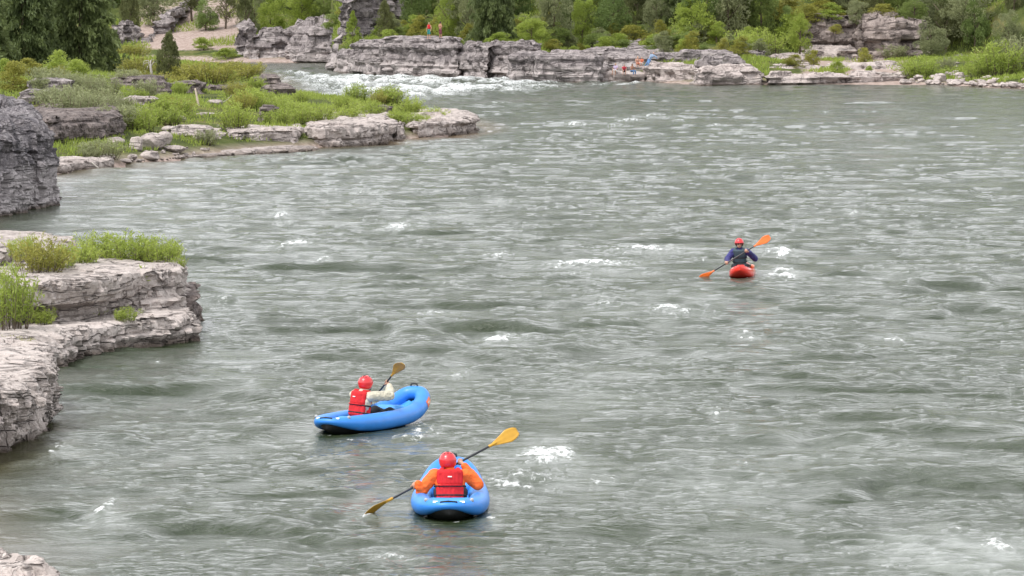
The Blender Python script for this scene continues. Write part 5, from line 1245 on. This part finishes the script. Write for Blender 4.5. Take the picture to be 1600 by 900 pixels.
def lv(p): return Vector(p)
def make_person(base, label, J, skin='skin', sleeves=None, legs_mat=None, top_mat=None, vest=None, helm=None, hair=None, hands=(), fw=(0, 1, 0), face=None, sc=1.0, voxel=.011, group=None, shoes=None, short=False, bare_arms=False, feet_bare=True):
    """J: joints in the world - pelvis, chest, neck, head, shL elL wrL, shR elR wrR, hipL knL anL toL, hipR knR anR toR"""
    e = empty('person', base, 0, label, 'person', group); b = Vector(base)
    J = {k: Vector(v) for k, v in J.items()}
    fwv = Vector(fw).normalized(); across = (J['shR'] - J['shL']).normalized()
    up = (J['neck'] - J['pelvis']).normalized(); fr = across.cross(up) * -1
    if fr.dot(fwv) < 0: fr = -fr
    RT = Matrix((across, fr, up)).transposed()
    B = MB(); tw = (J['shR'] - J['shL']).length / 2
    def torso(mb, g=0.0):
        mb.ell(J['pelvis'], (.155 * sc + g, .115 * sc + g, .12 * sc + g), RT, 18, 12)
        mb.ell(J['pelvis'].lerp(J['chest'], .5), (.135 * sc + g, .10 * sc + g, .15 * sc + g), RT, 18, 12)
        mb.ell(J['chest'], (tw * .92 + g, .115 * sc + g, .16 * sc + g), RT, 18, 12)
        mb.capsule(J['shL'], J['shR'], .055 * sc + g, n=12); mb.capsule(J['chest'], J['neck'], .08 * sc + g, .05 * sc + g, 14)
    torso(B); B.capsule(J['neck'], J['head'] - Vector((0, 0, .03 * sc)), .052 * sc, .05 * sc, 14)
    head_prims(B, J['head'], fwv, sc)
    for s_ in 'LR':
        limb(B, [J['sh' + s_], J['sh' + s_].lerp(J['el' + s_], .4), J['el' + s_], J['el' + s_].lerp(J['wr' + s_], .35), J['wr' + s_]], [.052 * sc, .046 * sc, .036 * sc, .037 * sc, .025 * sc])
        limb(B, [J['hip' + s_], J['kn' + s_], J['kn' + s_].lerp(J['an' + s_], .3), J['an' + s_]], [.085 * sc, .056 * sc, .056 * sc, .036 * sc])
        limb(B, [J['an' + s_], J['to' + s_]], [.036 * sc, .027 * sc])
    hd = {h[0] for h in hands}
    for (s_, c, ax, pd) in hands:
        hand_prims(B, c, ax, pd, sc, s_ == 'R'); c2 = Vector(c) + (Vector(pd) - Vector(ax) * Vector(pd).dot(Vector(ax))).normalized() * .03; B.capsule(J['wr' + s_], c2, .025 * sc, .028 * sc, 12)
    for s_ in 'LR':
        if s_ in hd: continue
        d = (J['wr' + s_] - J['el' + s_]).normalized(); q = d.cross(fwv + Vector((.01, .02, .3))).normalized(); w = J['wr' + s_]
        B.ell(w + d * .045 * sc, (.038 * sc, .018 * sc, .048 * sc), Matrix((q, q.cross(d), d)).transposed(), 12, 8)
        for k in range(4):
            st = w + d * .08 * sc + q * (k - 1.5) * .020 * sc; ln = [.06, .075, .07, .055][k] * sc; B.capsule(st, st + d * ln * .55, .0095 * sc, n=8, k=2)
            B.capsule(st + d * ln * .55, st + d * ln + q.cross(d) * .02 * sc, .009 * sc, n=8, k=2)
        B.capsule(w + d * .02 * sc + q * .03 * sc, w + d * .07 * sc + q * .055 * sc, .011 * sc, n=8, k=2)
    body = obj('body', remesh(B, voxel, 2, 'body', base), M[skin], e)
    if face: face_bits(e, J['head'], fwv, base, sc, face == 'glasses')
    g = .014 * sc
    if top_mat:
        T = MB(); torso(T, g); T.capsule(J['neck'] - up * .02 * sc, J['neck'] + (J['head'] - J['neck']).normalized() * .045 * sc, .075 * sc, .064 * sc, 14)
        for s_ in 'LR':
            if not bare_arms: limb(T, [J['sh' + s_], J['el' + s_], J['el' + s_].lerp(J['wr' + s_], .45), J['el' + s_].lerp(J['wr' + s_], .92)], [.080 * sc, .078 * sc, .070 * sc, .046 * sc])
            else: limb(T, [J['sh' + s_], J['sh' + s_].lerp(J['el' + s_], .55)], [.064 * sc, .056 * sc])
        m_ = remesh(T, voxel * 1.1, 2, 'jacket' if not bare_arms else 'shirt', base)
        co = np.empty(len(m_.vertices) * 3, np.float32); m_.vertices.foreach_get('co', co); co = co.reshape(-1, 3); nn_ = np.array([v.normal[:] for v in m_.vertices])
        wr = 1 - np.abs(fbm(co[:, 0] * 9, co[:, 1] * 9, co[:, 2] * 14, 3, 5)) * 2; co += nn_ * ((wr - .4) * .014 * sc)[:, None]; m_.vertices.foreach_set('co', co.astype(np.float32).ravel()); m_.update()
        obj('jacket' if not bare_arms else 'shirt', m_, M[top_mat], e)
    if vest:
        # buoyancy vest: front and back slabs, shoulder straps and side straps
        for nm, dirn in (('vest_back', -1), ('vest_front', 1)):
            T = MB(); c = J['chest'] + fr * dirn * .105 * sc; w_ = tw * .83
            for (dz, hw, hh) in ((.085, w_ * .96, .125), (-.11, w_ * 1.02, .115)):
                q = c + up * dz * sc - fr * dirn * (.0 if dz > 0 else .006)
                for a in np.linspace(-1, 1, 7):
                    x = across * hw * a * .80; bend = fr * dirn * (-.045 * a * a * sc)
                    T.capsule(q + x + bend - up * hh * .55 * sc, q + x + bend + up * hh * .55 * sc, .046 * sc, n=12)
            o = obj(nm, remesh(T, voxel, 2, nm, base), M[vest], e)
            if dirn == -1:
                # cross seam strap and small white mark on the upper panel
                S = MB(); q = c - fr * .052 * sc - up * .02 * sc - b
                S.tube([q - across * w_ * .93 + fr * .05 * sc, q - across * w_ * .5 + fr * .008 * sc, q, q + across * w_ * .5 + fr * .008 * sc, q + across * w_ * .93 + fr * .05 * sc], .009 * sc, 6)
                obj('seam_strap', S.mesh('seam_strap'), M[vest], o)
                S = MB(); q = c - fr * .054 * sc + up * .095 * sc - b; S.box(q, (.028 * sc, .005, .007 * sc), RT); obj('printed_mark', S.mesh('printed_mark', False), M['patch_white'], o)
        for s_ in (-1, 1):
            T = MB(); q = J['chest'] + across * s_ * tw * .52
            pts = [q - fr * .10 * sc + up * .12 * sc, q - fr * .05 * sc + up * .195 * sc, q + fr * .05 * sc + up * .195 * sc, q + fr * .10 * sc + up * .12 * sc]
            T.tube([p - b for p in pts], .033 * sc, 10)
            obj('shoulder_strap', T.mesh('shoulder_strap'), M[vest], e)
        T = MB()
        for dz in (-.03, -.15):
            q = J['chest'] + up * dz * sc - b; n = 24
            T.tube([q + across * math.cos(2 * PI * k / n) * tw * 1.0 + fr * math.sin(2 * PI * k / n) * .135 * sc for k in range(n)], .013 * sc, 8, closed=True)
        obj('side_strap', T.mesh('side_strap'), M['webbing'], e)
    if legs_mat:
        T = MB(); T.ell(J['pelvis'] - up * .02 * sc, (.165 * sc + g, .125 * sc + g, .12 * sc + g), RT, 18, 12)
        for s_ in 'LR':
            if short: limb(T, [J['hip' + s_], J['hip' + s_].lerp(J['kn' + s_], .85)], [.105 * sc, .092 * sc])
            else: limb(T, [J['hip' + s_], J['kn' + s_], J['kn' + s_].lerp(J['an' + s_], .9)], [.10 * sc, .072 * sc, .055 * sc])
        nm = 'shorts' if short else 'trousers'; obj(nm, remesh(T, voxel * 1.2, 2, nm, base), M[legs_mat], e)
    if shoes:
        for s_ in 'LR':
            T = MB(); limb(T, [J['an' + s_] - Vector((0, 0, .01)), J['to' + s_]], [.048 * sc, .038 * sc]); obj('shoe', remesh(T, voxel, 1, 'shoe', base), M[shoes], e)
    if helm: helmet(e, J['head'], fwv, base, M[helm], sc)
    if hair:
        T = MB(); fu = Vector((0, 0, 1)); fu = (fu - fwv * fu.dot(fwv)).normalized(); R = Matrix((fwv.cross(fu), fwv, fu)).transposed()
        T.ell(J['head'] + fu * .036 * sc - fwv * .018 * sc, (.084 * sc, .096 * sc, .094 * sc), R, 18, 12); T.ell(J['head'] - fwv * .05 * sc - fu * .02 * sc, (.072 * sc, .055 * sc, .08 * sc), R, 14, 10)
        if hair[1]: T.capsule(J['head'] - fwv * .07 * sc, J['head'] - fwv * .09 * sc - fu * .22 * sc, .06 * sc, .035 * sc)
        obj('hair', remesh(T, voxel, 2, 'hair', base), M[hair[0]], e)
    return e
def frame(o, ang, sc=1.0):
    """local x right, y ahead, z up -> world"""
    c, s_ = math.cos(ang), math.sin(ang)
    return lambda x, y, z: Vector((o[0] + c * x * sc - s_ * y * sc, o[1] + s_ * x * sc + c * y * sc, o[2] + z * sc))
# ---- person and paddle 1
PD1 = 53.85
A1 = Q(568, 803, 52.75); B1 = Q(808, 674, PD1 - .05)
pad1, pc1, ax1 = paddle(A1, B1, M['blade_yellow'], 'black shafted paddle with amber blades held across the nearest blue kayak', feather=math.radians(72), face=(.1, -1, .35))
def onshaft(c, ax, px, D):      # point of the shaft above a place along x
    x = Q(px, 700, D)[0]; t = (x - c.x) / ax.x; return c + ax * t
f1 = frame((-.90, 53.14, -.085), 0, 1.12)
hL = onshaft(pc1, ax1, 650, PD1); hR = onshaft(pc1, ax1, 719, PD1)
J1 = dict(pelvis=f1(0, -.08, .13), chest=f1(0, -.03, .43), neck=f1(0, .0, .60), head=f1(-.03, .035, .70),
          shL=f1(-.20, .0, .55), elL=f1(-.37, -.05, .35), wrL=hL + Vector((.05, -.08, .055)), shR=f1(.20, .0, .55), elR=f1(.36, .03, .42), wrR=hR + Vector((.055, -.10, -.02)),
          hipL=f1(-.09, .0, .10), knL=f1(-.16, .42, .27), anL=f1(-.12, .80, .10), toL=f1(-.13, .92, .17), hipR=f1(.09, .0, .10), knR=f1(.16, .42, .27), anR=f1(.12, .80, .10), toR=f1(.13, .92, .17))
make_person((-.905, 53.42, .05), 'person in orange sleeves and red life vest seen from behind in the nearest kayak', J1, top_mat='jacket_orange', vest='vest_red', legs_mat='dark_cloth', helm='helmet_red', sc=1.08,
            hands=[('L', hL, ax1, (.3, -.9, .5)), ('R', hR, ax1, (.3, -.9, .2))], fw=(-.06, 1, -.12))
# ---- person and paddle 2
A2_ = Q(560, 652, 65.6); B2_ = Q(629, 566, 64.1)
pad2, pc2, ax2 = paddle(A2_, B2_, M['blade_yellow'], 'black shafted paddle with one olive yellow blade raised above the second blue kayak', feather=math.radians(60), face=(.35, -1, .3))
a2r = -math.radians(44)
f2 = frame((-2.58, 63.60, -.045), a2r, 1.10)
def at_t(c, ax, t): return c + ax * t
hR2 = onshaft(pc2, ax2, 604, 64.6); hL2 = at_t(pc2, ax2, -.33)
J2 = dict(pelvis=f2(0, -.10, .14), chest=f2(0.0, -.06, .43), neck=f2(.01, -.01, .615), head=f2(.015, .035, .72),
          shL=f2(-.20, .0, .55), elL=f2(-.28, .26, .40), wrL=hL2 + Vector((-.02, -.07, .03)), shR=f2(.20, -.02, .55), elR=Vector(Q(609, 618, 63.7)), wrR=hR2 + Vector((.055, -.06, -.05)),
          hipL=f2(-.09, .0, .11), knL=f2(-.17, .42, .28), anL=f2(-.12, .80, .12), toL=f2(-.13, .92, .19), hipR=f2(.09, .0, .11), knR=f2(.17, .42, .28), anR=f2(.12, .80, .12), toR=f2(.13, .92, .19))
make_person((-2.56, 63.72, .05), 'person in cream sleeves and red life vest with the paddle raised in the second kayak', J2, top_mat='jacket_cream', vest='vest_red', legs_mat='dark_cloth', helm='helmet_red', sc=1.08,
            hands=[('L', hL2, ax2, (-.3, -.8, .4)), ('R', hR2, ax2, (.5, -.8, -.1))], fw=(.45, .9, -.05))
# ---- red kayak
e = empty('whitewater_kayak', (BOATS[2][0], BOATS[2][1], 0), PI + BOATS[2][4], 'short red plastic kayak pointing at the viewer', 'kayak')
NK_, NA = 44, 36; V = []; Lk = 1.15
for i in range(NK_ + 1):
    u = -1 + 2 * i / NK_; w_ = .335 * max(0, 1 - abs(u) ** 2.6) ** .62 + .012; yy = u * Lk
    keel = -.10 + .30 * abs(u) ** 2.8; deck = .20 + .10 * max(0, u) ** .8 * (1 - max(0, u) ** 3) + .14 * abs(u) ** 3 * (1 if u > 0 else .5); deck = max(deck, keel + .05)
    for j in range(NA):
        a = 2 * PI * j / NA; x = w_ * math.copysign(abs(math.cos(a)) ** .7, math.cos(a)); s_ = math.sin(a); mid_ = keel + (deck - keel) * .48
        z = mid_ + (deck - mid_) * abs(s_) ** .8 if s_ > 0 else mid_ - (mid_ - keel) * abs(s_) ** .6
        V.append((x, yy, z))
K = MB(); K.add(V, [(i * NA + j, i * NA + (j + 1) % NA, (i + 1) * NA + (j + 1) % NA, (i + 1) * NA + j) for i in range(NK_) for j in range(NA)]); K.add([V[j] for j in range(NA)], [tuple(range(NA))]); K.add([V[NK_ * NA + j] for j in range(NA)], [tuple(range(NA))[::-1]])
obj('hull', K.mesh('hull'), M['kayak_red'], e)
K = MB(); n = 32; K.tube([(.21 * math.cos(2 * PI * k / n), -.08 + .37 * math.sin(2 * PI * k / n), .255 + .04 * math.sin(2 * PI * k / n)) for k in range(n)], .022, 8, closed=True); obj('cockpit_rim', K.mesh('cockpit_rim'), M['black_rubber'], e)
K = MB(); K.ell((0, -.08, .25), (.205, .365, .07), None, 24, 12); obj('spray_deck', K.mesh('spray_deck'), M['dark_cloth'], e)
for yy in (.92, -.95):
    K = MB(); zz = .30 if yy > 0 else .25; K.tube([(0, yy - .06, zz - .03), (0, yy - .04, zz + .03), (0, yy + .04, zz + .03), (0, yy + .06, zz - .03)], .012, 8); obj('grab_loop', K.mesh('grab_loop'), M['webbing'], e)
K = MB(); K.ell((.0, .60, .300), (.11, .16, .02), None, 16, 8); obj('deck_panel', K.mesh('deck_panel'), M['kayak_red'], e)
for sx in (-1, 1):
    K = MB(); K.ell((sx * .235, -.42, .20), (.075, .22, .055), None, 16, 8); obj('deck_panel', K.mesh('deck_panel'), M['kayak_highlight'], e)  # orange here paints the highlight on the red rear deck
# ---- person and paddle 3 (faces the viewer)
PD3 = 98.55
A3 = Q(1091, 438, PD3); B3 = Q(1203, 370, PD3 + .1)
pad3, pc3, ax3 = paddle(A3, B3, M['blade_orange'], 'paddle with two bright orange blades held in front of the red kayak', feather=math.radians(25), face=(.1, -1, .3))
f3 = frame((6.17, 99.36, .08), PI - math.radians(7), 1.02)       # y ahead = towards the viewer, x right = image left
hR3 = onshaft(pc3, ax3, 1134, PD3); hL3 = onshaft(pc3, ax3, 1165, PD3)
J3 = dict(pelvis=f3(0, -.06, .12), chest=f3(0.02, .02, .42), neck=f3(.02, .03, .60), head=f3(.03, .06, .745),
          shL=f3(-.19, .02, .54), elL=f3(-.40, .16, .36), wrL=hL3 + Vector((.05, .07, -.02)), shR=f3(.19, .02, .54), elR=f3(.33, .22, .34), wrR=hR3 + Vector((.04, .09, .03)),
          hipL=f3(-.09, .0, .10), knL=f3(-.15, .35, .17), anL=f3(-.10, .70, .12), toL=f3(-.10, .80, .16), hipR=f3(.09, .0, .10), knR=f3(.15, .35, .17), anR=f3(.10, .70, .12), toR=f3(.10, .80, .16))
make_person((6.17, 99.36, .1), 'person in purple jacket and red helmet facing the viewer in the red kayak', J3, top_mat='jacket_purple', vest='vest_grey', legs_mat='dark_cloth', helm='helmet_red', sc=1.02, face='glasses',
            hands=[('L', hL3, ax3, (.1, -.9, .5)), ('R', hR3, ax3, (-.1, -.9, .5))], fw=(.05, -1, -.05))
# ---- bathers on the far bank
def stander(px, py, D, hpx, label, turn=0.0, arms='down', **k):
    o = Q(px, py, D); s = hpx * D / F / 1.75; f = frame(o, turn, s)
    J = dict(pelvis=f(0, 0, .95), chest=f(0, .01, 1.28), neck=f(0, .0, 1.47), head=f(0, .03, 1.62), shL=f(-.18, 0, 1.42), shR=f(.18, 0, 1.42),
             hipL=f(-.09, 0, .90), knL=f(-.11, .03, .49), anL=f(-.11, -.01, .07), toL=f(-.13, .15, .03), hipR=f(.09, 0, .90), knR=f(.10, .05, .49), anR=f(.13, .06, .07), toR=f(.15, .22, .03))
    if arms == 'down': J.update(elL=f(-.27, -.02, 1.14), wrL=f(-.25, .10, .90), elR=f(.27, -.02, 1.14), wrR=f(.25, .10, .90))
    else: J.update(elL=f(-.28, -.04, 1.14), wrL=f(-.10, .20, 1.22), elR=f(.28, -.04, 1.14), wrR=f(.10, .22, 1.20))
    c, s_ = math.cos(turn), math.sin(turn)
    return make_person(o, label, J, fw=(-s_, c, 0), sc=s, voxel=.02, **k)
stander(670.5, 61, 353.5, 26, 'bather with red vest and teal shorts standing by the bush on top of the cliff', 2.6, vest='vest_red', top_mat=None, legs_mat='shorts_teal', short=True, hair=('hair_light', False))
stander(688, 60.5, 352.0, 27, 'tanned bather in maroon shorts and dark shoes standing at the cliff edge', -.9, arms='folded', skin='skin_tan', legs_mat='shorts_maroon', short=True, hair=('hair_dark', False), shoes='dark_cloth')
def sitter(px, py, D, spx, label, turn=PI, lean=0.0, legs=.4, **k):
    """px,py = the seat; spx = head top above seat in photograph pixels"""
    o = Q(px, py, D); s = spx * D / F / .98; f = frame(o, turn, s)
    J = dict(pelvis=f(0, 0, .12), chest=f(0, lean * .5, .43), neck=f(0, lean * .85, .60), head=f(0, lean + .03, .74), shL=f(-.18, lean * .7, .55), shR=f(.18, lean * .7, .55),
             elL=f(-.26, .10 + lean, .33), wrL=f(-.16, .34 + lean * .5, .22), elR=f(.26, .10 + lean, .33), wrR=f(.16, .34 + lean * .5, .22),
             hipL=f(-.09, .02, .10), knL=f(-.13, .44, .14), anL=f(-.12, .40, .14 - legs), toL=f(-.12, .56, .10 - legs), hipR=f(.09, .02, .10), knR=f(.15, .44, .16), anR=f(.18, .46, .14 - legs), toR=f(.2, .62, .10 - legs))
    c, s_ = math.cos(turn), math.sin(turn)
    return make_person(o, label, J, fw=(-s_, c, -.15), sc=s, voxel=.02, **k)
DS = 334.3
sitter(962, 112, DS, 15, 'bather in lilac shirt with bare legs sitting leftmost on the pink ledge', PI - .4, top_mat='shirt_lilac', bare_arms=True, legs_mat='white_cloth', short=True, hair=('hair_light', False))
sitter(975, 112.5, DS, 13.5, 'bather in red shirt and dark shorts sitting hunched in the middle of the ledge', PI + .1, lean=.16, top_mat='shirt_red', bare_arms=True, legs_mat='dark_cloth', short=True, hair=('hair_dark', False))
sitter(987, 112.5, DS, 15, 'bather with long dark hair and blue jeans sitting rightmost by the water', PI + .7, lean=.08, skin='skin_tan', legs_mat='jeans', hair=('hair_dark', True))
sitter(996, 101, DS + 6.6, 15, 'bather in orange shorts sitting one step above the others', PI + .2, lean=.1, legs=.34, legs_mat='shorts_orange', short=True, hair=('hair_light', False))
sitter(1003, 100.5, DS + 7.3, 13, 'bather in orange top sitting behind the one in orange shorts', PI - .5, legs=.3, top_mat='shorts_orange', bare_arms=True, legs_mat='white_cloth', short=True, hair=('hair_light', False))
# leaning figure in pale jeans: feet low left, head up right
o = Q(1008, 105, DS + 4); s = .94
def g_(x, y, z): return Vector((o[0] + x * s, o[1] + y * s, o[2] + z * s))
Jl = dict(pelvis=g_(.42, .35, .72), chest=g_(.66, .45, 1.02), neck=g_(.78, .48, 1.20), head=g_(.84, .46, 1.35), shL=g_(.58, .50, 1.20), shR=g_(.88, .40, 1.12), elL=g_(.52, .3, 1.0), wrL=g_(.42, .1, .86), elR=g_(1.1, .42, .98), wrR=g_(1.2, .5, .8),
          hipL=g_(.36, .38, .68), knL=g_(.18, .12, .42), anL=g_(-.06, .08, .08), toL=g_(-.18, -.02, .04), hipR=g_(.48, .30, .68), knR=g_(.34, .02, .36), anR=g_(.14, 0, .04), toR=g_(.04, -.12, .0))
make_person(o, 'bather in pale shirt and blue jeans leaning back against the grey shelf', Jl, fw=(-.5, -.8, .2), sc=s, voxel=.02, top_mat='jeans_pale', legs_mat='jeans', hair=('hair_light', False))
print('people ok')
